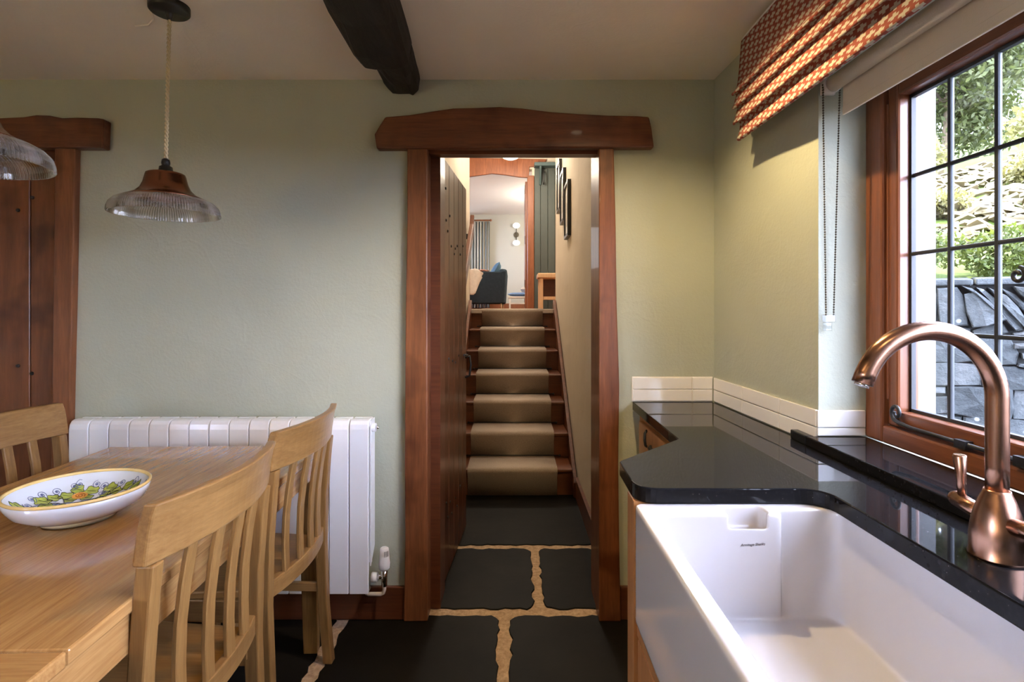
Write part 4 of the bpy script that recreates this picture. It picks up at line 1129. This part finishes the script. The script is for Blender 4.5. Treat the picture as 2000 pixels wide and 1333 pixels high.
# ------------------------------------------------------------------ tap
TX, TY = .742, .827
tp = thing('kitchen_tap', (TX, TY, WT), 'brushed copper swan-neck mixer tap with two levers', 'tap')
MB().lathe([(.036, 0), (.036, .004), (.0345, .008), (.0345, .03), (.0325, .05), (.0285, .07), (.022, .09), (.0175, .100), (.0165, .104)], (TX, TY, WT), 32).build('base', 'brushed_copper', tp)
AR = .104; zc = 1.123
pts = [(TX, TY, .975), (TX, TY, 1.02), (TX, TY, 1.07)]
for k in range(29):
    a = math.radians(158) * k / 28
    pts.append((TX - AR + AR * math.cos(a), TY, zc + AR * math.sin(a) - .0))
pts.append((pts[-1][0] - .006, TY, pts[-1][2] - .016))
MB().tube(pts, .0148, 20).build('spout', 'brushed_copper', tp)
e = Vector(pts[-1]); dq = (Vector(pts[-1]) - Vector(pts[-3])).normalized()
MB().tube([e - dq * .001, e + dq * .004], .0105, 16).build('aerator', 'chrome', tp)
for s_, in ((1,), (-1,)):
    hy = TY + s_ * .034
    h_ = MB().tube([(TX, TY + s_ * .026, .937), (TX, TY + s_ * .050, .940), (TX, TY + s_ * .075, .944)], [.0125, .0125, .0125], 18).sphere((TX, TY + s_ * .075, .944), .0125, 16, 10).build('handle', 'brushed_copper', tp)
    MB().tube([(TX, TY + s_ * .064, .950), (TX, TY + s_ * .066, .975), (TX - .001, TY + s_ * .068, 1.016), (TX - .001, TY + s_ * .068, 1.019)], [.0062, .0068, .0096, .0085], 14).build('lever', 'brushed_copper', h_)

# ================================================================== window_1
w1 = thing('window_1', (1.0, .5, WZ0), 'leaded casement window in a varnished brown frame above the sink', 'window', kind='structure')
FX0, FX1 = .978, 1.06
# outer frame
MB().box(FX0, FX1, 1.43, 1.4985, .905, 1.90).build('frame_jamb', 'window_wood', w1, bevel=.006)
MB().box(FX0, FX1, -.4985, -.43, .905, 1.90).build('frame_jamb', 'window_wood', w1, bevel=.006)
MB().box(FX0, FX1, -.43, 1.43, .905, .952).build('frame_sill', 'window_wood_y', w1, bevel=.006)
MB().box(FX0, FX1, -.43, 1.43, 1.852, 1.903).build('frame_head', 'window_wood_y', w1, bevel=.006)
# chamfered bead in front of the jamb
MB().prism([(FX0 - .001, 1.472), (FX0 + .028, 1.472), (FX0 + .028, 1.425), (FX0 + .014, 1.425)], 1.02, 1.80).build('jamb_bead', 'window_wood', w1, bevel=.002)
units = [(1.43, .856), (.816, .242), (.202, -.43)]
for y in (.836, .222):
    MB().box(FX0, FX1, y - .02, y + .02, .952, 1.852).build('mullion', 'window_wood', w1, bevel=.005)
CX0, CX1, GX = .992, 1.05, 1.028
for ui, (ya, yb) in enumerate(units):
    s_ = .040
    gy0, gy1 = yb + s_, ya - s_ ; gz0, gz1 = .995, 1.808
    cs = MB().box(CX0, CX1, ya - s_, ya - .002, .954, 1.850).build('casement_stile', 'window_wood', w1, bevel=.006)
    MB().box(CX0, CX1, yb + .002, yb + s_, .954, 1.850).build('casement_stile', 'window_wood', w1, bevel=.006)
    MB().box(CX0, CX1, gy0, gy1, .954, gz0).build('casement_rail', 'window_wood_y', w1, bevel=.006)
    MB().box(CX0, CX1, gy0, gy1, gz1, 1.850).build('casement_rail', 'window_wood_y', w1, bevel=.006)
    sash = MB().box(GX - .006, GX + .006, gy0 - .002, gy0 + .007, gz0, gz1).box(GX - .006, GX + .006, gy1 - .007, gy1 + .002, gz0, gz1)
    sash.box(GX - .006, GX + .006, gy0, gy1, gz0, gz0 + .008).box(GX - .006, GX + .006, gy0, gy1, gz1 - .008, gz1)
    leaded = sash.build('leaded_light', 'seal', w1)
    nc_ = 4; ys = [gy1 - (gy1 - gy0) * k / nc_ for k in range(nc_ + 1)]; zs = [gz0, 1.2, 1.4, 1.6, gz1]
    for k in range(nc_):
        for j in range(4):
            MB().box(GX - .002, GX + .002, ys[k + 1] + .001, ys[k] - .001, zs[j] + .001, zs[j + 1] - .001).build('pane', 'window_glass', leaded)
    for k in range(1, nc_):
        MB().prism(fillet([(GX - .0055, ys[k] - .0055), (GX + .0055, ys[k] - .0055), (GX + .0055, ys[k] + .0055), (GX - .0055, ys[k] + .0055)], [.004] * 4, 2), gz0, gz1).build('lead_came', 'lead', leaded)
    for j in range(1, 4):
        MB().prism(fillet([(GX - .005, zs[j] - .005), (GX + .005, zs[j] - .005), (GX + .005, zs[j] + .005), (GX - .005, zs[j] + .005)], [.004] * 4, 2)[::-1], gy0, gy1, 'xz').build('lead_came', 'lead', leaded)
    # iron stay along the bottom rail, with scroll end, and monkey-tail fastener
    ys_ = ya - .055; zz = .968
    stp = []
    for k in range(26):
        a = k / 25 * 2.6 * PI; r = .006 + .016 * k / 25
        stp.append((.982 - .002, ys_ + .004 - r * math.cos(a + PI * .9) * .9, zz + .026 + r * math.sin(a + PI * .9)))
    end = stp[-1]
    stp += [(.980, end[1] - .012, zz + .002), (.980, end[1] - .05, zz - .002), (.980, ya - .45, zz - .002)]
    rr_ = [.0035 + .0012 * min(1, k / 20) for k in range(26)] + [.005] * 3
    MB().tube(stp, rr_, 8).build('window_stay', 'black_iron', cs)
    MB().box(.972, .99, ya - .44, ya - .38, zz - .012, zz + .008).box(.972, .99, ya - .27, ya - .24, zz - .012, zz + .006).build('stay_pin', 'black_iron', cs)
    hy = yb + .02; hz_ = 1.41; tl = []
    for k in range(24):
        a = k / 23 * 2.4 * PI; r = .004 + .012 * k / 23
        tl.append((.975, hy + .166 - r * math.cos(a), hz_ - .085 + r * math.sin(a) + .0))
    tl += [(.974, hy + .13, hz_ - .083), (.972, hy + .06, hz_ - .06), (.974, hy + .02, hz_ - .02), (.982, hy, hz_)]
    MB().tube(tl, .0042, 8).build('casement_fastener', 'black_iron', cs)
    MB().box(.984, .992, hy - .012, hy + .012, hz_ - .04, hz_ + .04).build('fastener_plate', 'black_iron', cs)

# ------------------------------------------------------------------ roller blind
rbx, rbz = .866, 1.866
rb = thing('roller_blind', (rbx, .5, rbz), 'plain cream roller blind inside the window recess', 'blind')
MB().tube([(rbx, -.46, rbz), (rbx, 1.455, rbz)], .021, 24).build('roller', 'cream_cloth', rb)
MB().tube([(rbx, 1.455, rbz), (rbx, 1.478, rbz)], .0235, 24).build('chain_wheel', 'white_plastic', rb)
MB().box(rbx - .018, rbx + .018, 1.478, 1.488, rbz - .02, 1.904).build('bracket', 'white_plastic', rb)
MB().box(rbx + .0200, rbx + .0212, -.45, 1.447, 1.79, rbz).build('cloth', 'cream_cloth', rb)
MB().box(rbx + .0175, rbx + .0237, -.45, 1.447, 1.777, 1.80).build('bottom_bar', 'cream_cloth', rb, bevel=.002)
chn = MB()
def beads(x0, x1, y0, y1, z0, z1):
    nb = int(abs(z1 - z0) / .0068)
    for k in range(nb + 1):
        q = k / nb
        chn.sphere((x0 + (x1 - x0) * q, y0 + (y1 - y0) * q, z0 + (z1 - z0) * q), .0029, 6, 4)
    chn.tube([(x0, y0, z0), (x1, y1, z1)], .0007, 4)
beads(rbx - .023, rbx - .004, 1.466, 1.484, rbz, 1.243)
beads(rbx + .023, rbx + .017, 1.466, 1.484, rbz, 1.243)
ck = chn.build('chain', 'sconce_metal', rb); ck['kind'] = 'stuff'
MB().box(rbx - .010, rbx + .018, 1.476, 1.494, 1.222, 1.243).box(rbx - .008, rbx + .010, 1.478, 1.494, 1.198, 1.222).build('chain_holder', 'clear_plastic', rb, bevel=.002)

# ------------------------------------------------------------------ roman blind
ro = thing('roman_blind', (.78, .6, 2.1), 'red and cream woven-pattern roman blind gathered in folds above the window', 'blind')
prof = [(.763, 2.150), (.757, 2.05), (.750, 2.00), (.735, 1.980), (.7285, 1.970), (.732, 1.9655), (.746, 1.971), (.7465, 1.965),
        (.739, 1.938), (.7325, 1.926), (.736, 1.9205), (.749, 1.926), (.7495, 1.920),
        (.742, 1.890), (.7355, 1.876), (.739, 1.8705), (.754, 1.878), (.757, 1.869),
        (.755, 1.842), (.7495, 1.826), (.753, 1.8185), (.764, 1.821), (.785, 1.845), (.795, 1.86)]
# refine the profile with Catmull-Rom
def cr_spline(P_, sub=3):
    out = []
    P_ = [Vector(p) for p in P_]
    for i in range(len(P_) - 1):
        p0, p1, p2, p3 = P_[max(i - 1, 0)], P_[i], P_[i + 1], P_[min(i + 2, len(P_) - 1)]
        for k in range(sub):
            t = k / sub
            out.append(.5 * ((2 * p1) + (-p0 + p2) * t + (2 * p0 - 5 * p1 + 4 * p2 - p3) * t * t + (-p0 + 3 * p1 - 3 * p2 + p3) * t ** 3))
    out.append(P_[-1]); return out
pp = cr_spline(prof)
L_ = [0]
for a, c in zip(pp[:-1], pp[1:]): L_.append(L_[-1] + (c - a).length)
ny = 60; vs = []; fs = []; uv = []
for k in range(ny + 1):
    y = 1.80 - 2.38 * k / ny
    for i, p in enumerate(pp):
        wob = .0025 * noise.noise((y * 5, i * .12, 0))
        vs.append((p.x + wob, y + (.004 * math.sin(i * .35) if k == 0 else 0), p.y + wob)); uv.append((1.80 - y, L_[i]))
n = len(pp)
for k in range(ny):
    for i in range(n - 1): fs.append((k * n + i, k * n + i + 1, (k + 1) * n + i + 1, (k + 1) * n + i))
fb = MB().add(vs, fs, True).build('fabric', 'blind_fabric', ro)
uvl = fb.data.uv_layers.new(name='UVMap')
for lp in fb.data.loops: uvl.data[lp.index].uv = uv[lp.vertex_index]
md = fb.modifiers.new('t', 'SOLIDIFY'); md.thickness = .0015
MB().box(.766, .83, -.58, 1.797, 2.12, 2.16).build('head_rail', 'white_plastic', ro)
MB().box(.797, .800, -.57, 1.79, 1.85, 2.12).build('lining', 'cream_cloth', ro)

# ------------------------------------------------------------------ recessed ceiling downlights out of view; all but the first added for warm fill
def downlight(x, y, energy, label, size=.018, ang=136):
    t = thing('downlight', (x, y, CZ), label, 'downlight', 'recessed kitchen downlights')
    MB().lathe([(.030, -.0005), (.045, -.0005), (.045, -.004), (.040, -.007), (.030, -.004)], (x, y, CZ), 28, closed=True).build('bezel', 'white_plastic', t)
    MB().lathe([(.029, -.001), (.029, -.003), (.001, -.0035)], (x, y, CZ), 24).build('lens', 'lamp_lens', t)
    d = bpy.data.lights.new('downlight_bulb', 'SPOT'); d.energy = energy; d.color = (1.0, .74, .37); d.spot_size = math.radians(ang); d.spot_blend = .6; d.shadow_soft_size = size
    o = bpy.data.objects.new('downlight_bulb', d); COL.objects.link(o); o.location = (x, y, CZ - .012)
downlight(.34, 1.46, 40, 'recessed downlight over the worktop near the doorway', ang=145)
downlight(.34, .20, 6, 'unseen recessed downlight added over the near end of the sink')
downlight(-1.06, .20, 9, 'unseen recessed downlight added above the near end of the table', ang=168)
downlight(-1.06, -1.0, 9, 'unseen recessed downlight added at the rear of the kitchen', ang=168)

sb_ = thing('sideboard', (-2.45, -1.95, 0), 'unseen oak sideboard added behind the camera to carry the fill lamp', 'sideboard')  # furniture added out of view to carry the fill lamp
MB().box(-2.85, -1.75, -2.19, -1.75, .08, .80).build('carcass', 'oak_x', sb_, bevel=.004)
MB().box(-2.88, -1.72, -2.195, -1.72, .80, .83).build('top', 'oak_x', sb_, bevel=.004)
for x in (-2.82, -1.84):
    for y in (-2.15, -1.83): MB().box(x, x + .05, y, y + .05, 0, .08).build('leg', 'oak_z', sb_)
for k in range(2):
    d_ = MB().box(-2.83 + k * .53, -2.31 + k * .53, -1.749, -1.732, .12, .76).build('door', 'oak_z', sb_, bevel=.003)
    MB().sphere((-2.36 + k * .12, -1.72, .5), .014, 12, 8).build('knob', 'black_iron', d_)
tl_ = thing('fill_table_lamp', (-2.5, -1.95, .83), 'unseen ceramic table lamp added on the sideboard for warm fill', 'table lamp')  # lamp added behind the camera to warm the ceiling and upper walls
MB().lathe([(.07, 0), (.075, .01), (.05, .03), (.06, .10), (.05, .17), (.018, .20), (.012, .24)], (-2.5, -1.95, .83), 28).build('base', 'dish_glaze', tl_)
shd = MB().lathe([(.17, .20), (.12, .42)], (-2.5, -1.95, .83), 36)
shd.f = shd.f[:-2]; shd.sm = shd.sm[:-2]
shd.build('shade', 'lamp_shade', tl_)
d = bpy.data.lights.new('fill_lamp_bulb', 'POINT'); d.energy = 50; d.color = (1, .76, .40); d.shadow_soft_size = .06
o = bpy.data.objects.new('fill_lamp_bulb', d); COL.objects.link(o); o.location = (-2.5, -1.95, 1.14)

# ================================================================== outdoors
gd = MB().box(-25, 25, -30, 20, -.5, -.3).build('ground_outside', 'soil'); tag(gd, 'gravel yard around the house, below the stone wall', 'ground', kind='structure')
# retaining wall plane through the view ray of photo x = 1890
P0 = Vector((890 * 3.3 / F, 3.3, 0))
vdir = Vector((.843, 1, 0)).normalized()
wu = Vector((.81, -.586, 0)).normalized()            # along the wall, to the right
wn = Vector((wu.y, -wu.x, 0))                          # towards the camera
if wn.dot(vdir) > 0: wn = -wn
def wall_pt(px, py):
    d = Vector(((px - 1000) / F, 1, -(py - 601) / F))
    t = (P0 - Vector((0, 0, EYE))).to_3d()
    tt = (P0.x * wn.x + P0.y * wn.y) / (d.x * wn.x + d.y * wn.y)
    p = Vector((0, 0, EYE)) + d * tt
    return ((p - P0).dot(wu), p.z)                     # (s along wall, height)
sw_ = thing('stone_wall', (P0.x, P0.y, -.3), 'grey slate retaining wall outside the window', 'stone wall')
zt = wall_pt(1890, 548)[1]
def wall3(s_, z, dep): p = P0 + wu * s_ + wn * dep; return (p.x, p.y, z)
core = MB().hexa([wall3(-1.1, -.3, -.02), wall3(2, -.3, -.02), wall3(2, -.3, -.28), wall3(-1.1, -.3, -.28)], [wall3(-1.1, zt - .03, -.02), wall3(2, zt - .03, -.02), wall3(2, zt - .03, -.28), wall3(-1.1, zt - .03, -.28)])
core.build('core', 'joint_dark', sw_)
def stone(poly, dep=0., seed=0, wob=.012):
    rnd = random.Random(seed)
    pts = jit_poly(poly, .08, .007, seed)
    c = Vector((sum(p[0] for p in pts) / len(pts), sum(p[1] for p in pts) / len(pts)))
    n = len(pts)
    back = [wall3(s_, z, -.06) for s_, z in pts]
    front = [wall3(s_, z, dep + rnd.uniform(-.004, .004)) for s_, z in pts]
    ins = [wall3(c.x + (s_ - c.x) * .93, c.y + (z - c.y) * .93, dep + .012 + rnd.uniform(-wob, wob)) for s_, z in pts]
    vs = back + front + ins + [wall3(c.x, c.y, dep + .016)]
    fs = [(i, (i + 1) % n, n + (i + 1) % n, n + i) for i in range(n)] + [(n + i, n + (i + 1) % n, 2 * n + (i + 1) % n, 2 * n + i) for i in range(n)] + [(2 * n + i, 2 * n + (i + 1) % n, 3 * n) for i in range(n)]
    fs.append(tuple(range(n - 1, -1, -1)))
    return MB().add(vs, fs).build('stone', 'outdoor_stone', sw_)
def zq(x, y): return (1780 + x / 3.332, 480 + y / 3.332)
def zst(pts, dep=0., seed=0): 
    poly = [wall_pt(*zq(*p)) for p in pts]
    a = sum(poly[i][0] * poly[(i + 1) % len(poly)][1] - poly[(i + 1) % len(poly)][0] * poly[i][1] for i in range(len(poly)))
    if a < 0: poly = poly[::-1]
    cx0 = sum(p[0] for p in poly) / len(poly); cz0 = sum(p[1] for p in poly) / len(poly)
    poly = [(p[0] + math.copysign(min(.012, abs(p[0] - cx0) * .1), p[0] - cx0), p[1] + math.copysign(min(.008, abs(p[1] - cz0) * .1), p[1] - cz0)) for p in poly]
    return stone(poly, dep, seed)
zst([(60, 262), (150, 275), (172, 340), (165, 470), (60, 480)], .0, 1)
zst([(158, 278), (300, 268), (330, 330), (375, 525), (175, 500), (178, 350)], .02, 2)
zst([(335, 318), (400, 302), (470, 345), (560, 425), (625, 480), (480, 520), (392, 538), (360, 430)], .05, 3)
zst([(312, 262), (400, 285), (500, 360), (600, 450), (585, 470), (520, 410), (420, 312)], .06, 4)
zst([(410, 268), (480, 290), (600, 390), (700, 500), (728, 545), (660, 560), (600, 470), (500, 350)], .03, 5)
zst([(490, 270), (620, 330), (740, 480), (740, 560), (620, 420)], .05, 6)
zst([(560, 265), (680, 320), (760, 400), (760, 470), (640, 340)], .02, 7)
zst([(640, 262), (760, 270), (760, 370), (700, 320)], .06, 8)
zst([(390, 545), (480, 528), (600, 500), (640, 570), (560, 588), (400, 580)], .0, 9)
zst([(650, 560), (760, 545), (760, 590), (650, 592)], .01, 10)
zst([(60, 492), (380, 535), (385, 580), (60, 584)], -.005, 11)
zst([(60, 592), (390, 592), (392, 758), (60, 756)], .0, 12)
zst([(400, 592), (650, 610), (690, 700), (680, 778), (400, 768)], .01, 13)
zst([(655, 630), (770, 625), (770, 680), (650, 678)], .03, 14)
zst([(698, 690), (780, 690), (780, 748), (705, 742)], .04, 15)
zst([(690, 760), (780, 755), (780, 812), (672, 790)], .03, 16)
zst([(60, 764), (450, 772), (455, 915), (60, 905)], .0, 17)
zst([(460, 778), (665, 790), (800, 820), (800, 940), (460, 920)], .01, 18)
zst([(60, 912), (228, 914), (228, 968), (60, 966)], .0, 19)
zst([(236, 916), (655, 934), (650, 1060), (640, 1140), (275, 1095), (250, 1040)], .02, 20)
zst([(664, 942), (800, 946), (800, 1140), (648, 1132)], .0, 21)
zst([(60, 974), (236, 976), (255, 1090), (60, 1085)], .0, 22)
zst([(60, 1094), (330, 1110), (330, 1240), (60, 1240)], .0, 23)
zst([(338, 1110), (800, 1150), (800, 1260), (338, 1245)], .01, 24)
# the wall goes on to either side in the same rough courses
s_lo = wall_pt(*zq(60, 600))[0]; s_hi = wall_pt(*zq(805, 600))[0]; zlow = wall_pt(*zq(400, 1262))[1]
sd = 100
for (sa, sb) in ((-1.1, s_lo - .01), (s_hi + .01, 2.0)):
    z = -.3
    while z < zt - .02:
        h = min(random.uniform(.12, .2), zt - z); s_ = sa
        while s_ < sb - .02:
            l = random.uniform(.22, .5); e_ = min(s_ + l, sb)
            if sb - e_ < .1: e_ = sb
            stone([(s_ + .006, z + .006), (e_ - .006, z + .006), (e_ - .006, z + h - .006), (s_ + .006, z + h - .006)], random.uniform(-.01, .03), sd); sd += 1; s_ = e_
        z += h
z = -.3
while z < zlow - .01:
    h = min(.19, zlow - z); s_ = s_lo
    while s_ < s_hi - .02:
        e_ = min(s_ + random.uniform(.25, .5), s_hi)
        if s_hi - e_ < .1: e_ = s_hi
        stone([(s_ + .006, z + .006), (e_ - .006, z + .006), (e_ - .006, z + h - .006), (s_ + .006, z + h - .006)], random.uniform(-.01, .02), sd); sd += 1; s_ = e_
    z += h
# flat coping slabs
s_ = -1.1
while s_ < 1.95:
    e_ = min(s_ + random.uniform(.35, .7), 2.0)
    MB().hexa([wall3(s_ + .005, zt - .03, .03), wall3(e_ - .005, zt - .03, .03), wall3(e_ - .005, zt - .03, -.28), wall3(s_ + .005, zt - .03, -.28)], [wall3(s_ + .005, zt + .012, .02), wall3(e_ - .005, zt + .006, .025), wall3(e_ - .005, zt + .03, -.28), wall3(s_ + .005, zt + .03, -.28)]).build('coping_stone', 'outdoor_stone', sw_, bevel=.01)
    s_ = e_
# hillside behind the wall: local frame (s along wall, r behind wall)
def hill_z(s_, r):
    z = zt + .01 + .29 * r if r < 14 else zt + .01 + .29 * 14 + .20 * (r - 14)
    z += .13 * s_ * min(1, r / 8)
    z += .10 * noise.noise((s_ * .8, r * .8, 0)) * min(1, r) + .5 * noise.noise((s_ * .12, r * .12, 3)) * min(1, r / 5)
    q = min(max((s_ - .8 - .3 * r) / (2.0 + .1 * r), 0), 1); q = q * q * (3 - 2 * q)  # ground dropped here, out of view, to let more sky light in
    return z + (-.36 - z) * q
def hill_pt(s_, r, dz=0.): p = P0 + wu * s_ - wn * (r + .3); return Vector((p.x, p.y, hill_z(s_, r) + dz))
def clear_of_house(s_, r):
    p = P0 + wu * s_ - wn * (r + .3)
    return p.x - (1.95 + min(max((p.y - 5) * .6, 0), 1.5))
vs = []; fs = []; ns_, nr_ = 50, 60
rr_ = [(k / nr_) ** 2 * 60 for k in range(nr_ + 1)]
for k, r in enumerate(rr_):
    half = 3 + r * 1.2; lo_s = -half
    while clear_of_house(lo_s, r) < 0: lo_s += .05
    for i in range(ns_ + 1): vs.append(tuple(hill_pt(lo_s + (half - lo_s) * i / ns_, r)))
for k in range(nr_):
    for i in range(ns_): fs.append((k * (ns_ + 1) + i, k * (ns_ + 1) + i + 1, (k + 1) * (ns_ + 1) + i + 1, (k + 1) * (ns_ + 1) + i))
hl_ = MB().add(vs, fs, True).build('hillside', 'grass'); tag(hl_, 'steep grassy hillside rising behind the stone wall', 'hillside', kind='structure')
# slate scree (loose plates nobody could count)
mb = MB(); rnd = random.Random(5)
for i in range(3600):
    s_ = rnd.uniform(-4.5, 4.5); r = rnd.uniform(.9, 4.6)
    if clear_of_house(s_, r) < .4 or s_ > 1.2 + .3 * r: continue
    c = hill_pt(s_, r, .02 + rnd.uniform(0, .05)); a = rnd.uniform(0, PI); l = rnd.uniform(.04, .14); w_ = rnd.uniform(.02, .06); h = rnd.uniform(.006, .02)
    R = Matrix.Rotation(a, 3, 'Z') @ Matrix.Rotation(rnd.uniform(-.5, .5), 3, 'X') @ Matrix.Rotation(rnd.uniform(-.5, .5), 3, 'Y')
    mb.hexa([tuple(c + R @ Vector(q)) for q in ((-l, -w_, -h), (l, -w_ * .7, -h), (l * .8, w_, -h), (-l, w_, -h))], [tuple(c + R @ Vector(q)) for q in ((-l * .9, -w_ * .9, h), (l * .9, -w_ * .6, h), (l * .7, w_ * .9, h), (-l * .9, w_ * .9, h))])
scr = mb.build('slate_scree', 'scree'); tag(scr, 'loose pale slate plates scattered up the sunlit bank', 'scree', kind='stuff')
def leaf_cloud(mb, c, rad, n, size, rnd, flat=1.):
    for i in range(n):
        d = Vector((rnd.gauss(0, 1), rnd.gauss(0, 1), rnd.gauss(0, 1))).normalized() * (rnd.random() ** .4)
        p = c + Vector((d.x * rad[0], d.y * rad[1], d.z * rad[2]))
        a = Vector((rnd.gauss(0, 1), rnd.gauss(0, 1), rnd.gauss(0, 1) * flat)).normalized(); b_ = a.cross(Vector((rnd.gauss(0, 1), rnd.gauss(0, 1), rnd.gauss(0, 1)))).normalized()
        l = size * rnd.uniform(.6, 1.3)
        mb.add([tuple(p - a * l), tuple(p + b_ * l * .42), tuple(p + a * l), tuple(p - b_ * l * .42)], [(0, 1, 2, 3)])
def shrub(s_, r, rad, n, size, mat, seed, label):
    rnd = random.Random(seed); b0 = hill_pt(s_, r)
    t = thing('shrub', tuple(b0), label, 'shrub', 'shrubs on the bank')
    mb = MB()
    for k in range(5):
        cc_ = b0 + Vector((rnd.uniform(-.6, .6) * rad, rnd.uniform(-.4, .4) * rad, rad * rnd.uniform(.12, .85)))
        leaf_cloud(mb, cc_, (rad * .6, rad * .6, rad * .45), n // 5, size, rnd)
    mb.build('foliage', mat, t, kind='stuff')
    stm = MB()
    for k in range(4):
        stm.tube([tuple(b0 - Vector((0, 0, .03))), tuple(b0 + Vector((rnd.uniform(-.4, .4) * rad, rnd.uniform(-.3, .3) * rad, rad * .8)))], .008, 5)
    stm.build('stems', 'bark', t)
sh = [(-1.15, .40, .28, 'shrub_far'), (-.62, .34, .24, 'leafy green shrub on the wall top, leftmost in the window'), (-.20, .42, .27, 'leafy green shrub on the wall top behind the tap arch'), (.22, .36, .22, 'leafy green shrub on the wall top near the iron scroll'), (.75, .42, .26, 'leafy green shrub on the wall top right of the window view'), (1.3, .4, .27, 'leafy green shrub on the wall top farthest right')]
sh = sh[1:]
for i, (s_, r, rad, lab) in enumerate(sh): shrub(s_, r - .22, rad * 1.15, 2600, .021, 'leaf_shrub', 20 + i, lab)
shrub(-1.4, 4.6, .55, 900, .06, 'leaf_dry', 40, 'pale dry bush at the top of the scree, left')
shrub(-.2, 5.0, .55, 900, .06, 'leaf_dry', 41, 'pale dry bush at the top of the scree, middle')
shrub(1.3, 5.2, .55, 900, .06, 'leaf_dry', 42, 'pale dry bush at the top of the scree, right')
for i, (s_, r) in enumerate([(-.9, 1.5), (.0, 1.9), (.9, 1.7), (-.5, 2.8), (.7, 3.2), (1.6, 2.6)]):
    shrub(s_, r, .26, 1400, .026, 'leaf_dry', 60 + i, ['pale dry tuft low on the scree, left', 'pale dry tuft low on the scree, middle', 'pale dry tuft low on the scree, right', 'pale dry tuft halfway up the scree, left', 'pale dry tuft halfway up the scree, middle', 'pale dry tuft halfway up the scree, right'][i])
def tree(s_, r, h, rad, n, seed, label):
    rnd = random.Random(seed); b0 = hill_pt(s_, r)
    t = thing('tree', tuple(b0), label, 'tree', 'trees on the hillside')
    top = b0 + Vector((0, 0, h * .75))
    MB().tube([tuple(b0 - Vector((0, 0, .2))), tuple(b0 + Vector((.1, 0, h * .35))), tuple(top)], [h * .022, h * .016, h * .006], 8).build('trunk', 'bark', t)
    mb = MB(); br = MB()
    for k in range(26):
        d = Vector((rnd.gauss(0, 1), rnd.gauss(0, 1), rnd.gauss(0, .8))).normalized() * rnd.uniform(.45, 1)
        c = b0 + Vector((d.x * rad, d.y * rad, h * .52 + d.z * h * .46))
        br.tube([tuple(b0 + Vector((.05, 0, h * rnd.uniform(.25, .55)))), tuple(c)], [h * .008, h * .003], 5)
        leaf_cloud(mb, c, (rad * .42, rad * .42, rad * .30), n // 26, .062, rnd)
    br.build('branches', 'bark', t); mb.build('crown', 'leaf_tree', t, kind='stuff')
def sr_at(px, Y):
    p = Vector(((px - 1000) * Y / F, Y, 0)) - P0
    return p.dot(wu), -p.dot(wn) - .3
for px, Y, h, rad, n_, sd_, lab in [(1845, 9.5, 4.0, 1.7, 26000, 1, 'spreading broadleaf tree on the hillside, left in the window'), (1935, 13.0, 5.6, 2.0, 20000, 2, 'taller broadleaf tree higher up the hillside, behind the leaded panes'), (2120, 17.0, 5.0, 2.2, 14000, 3, 'broadleaf tree on the hillside at the right edge')]:
    tree(*sr_at(px, Y), h, rad, n_, sd_, lab)
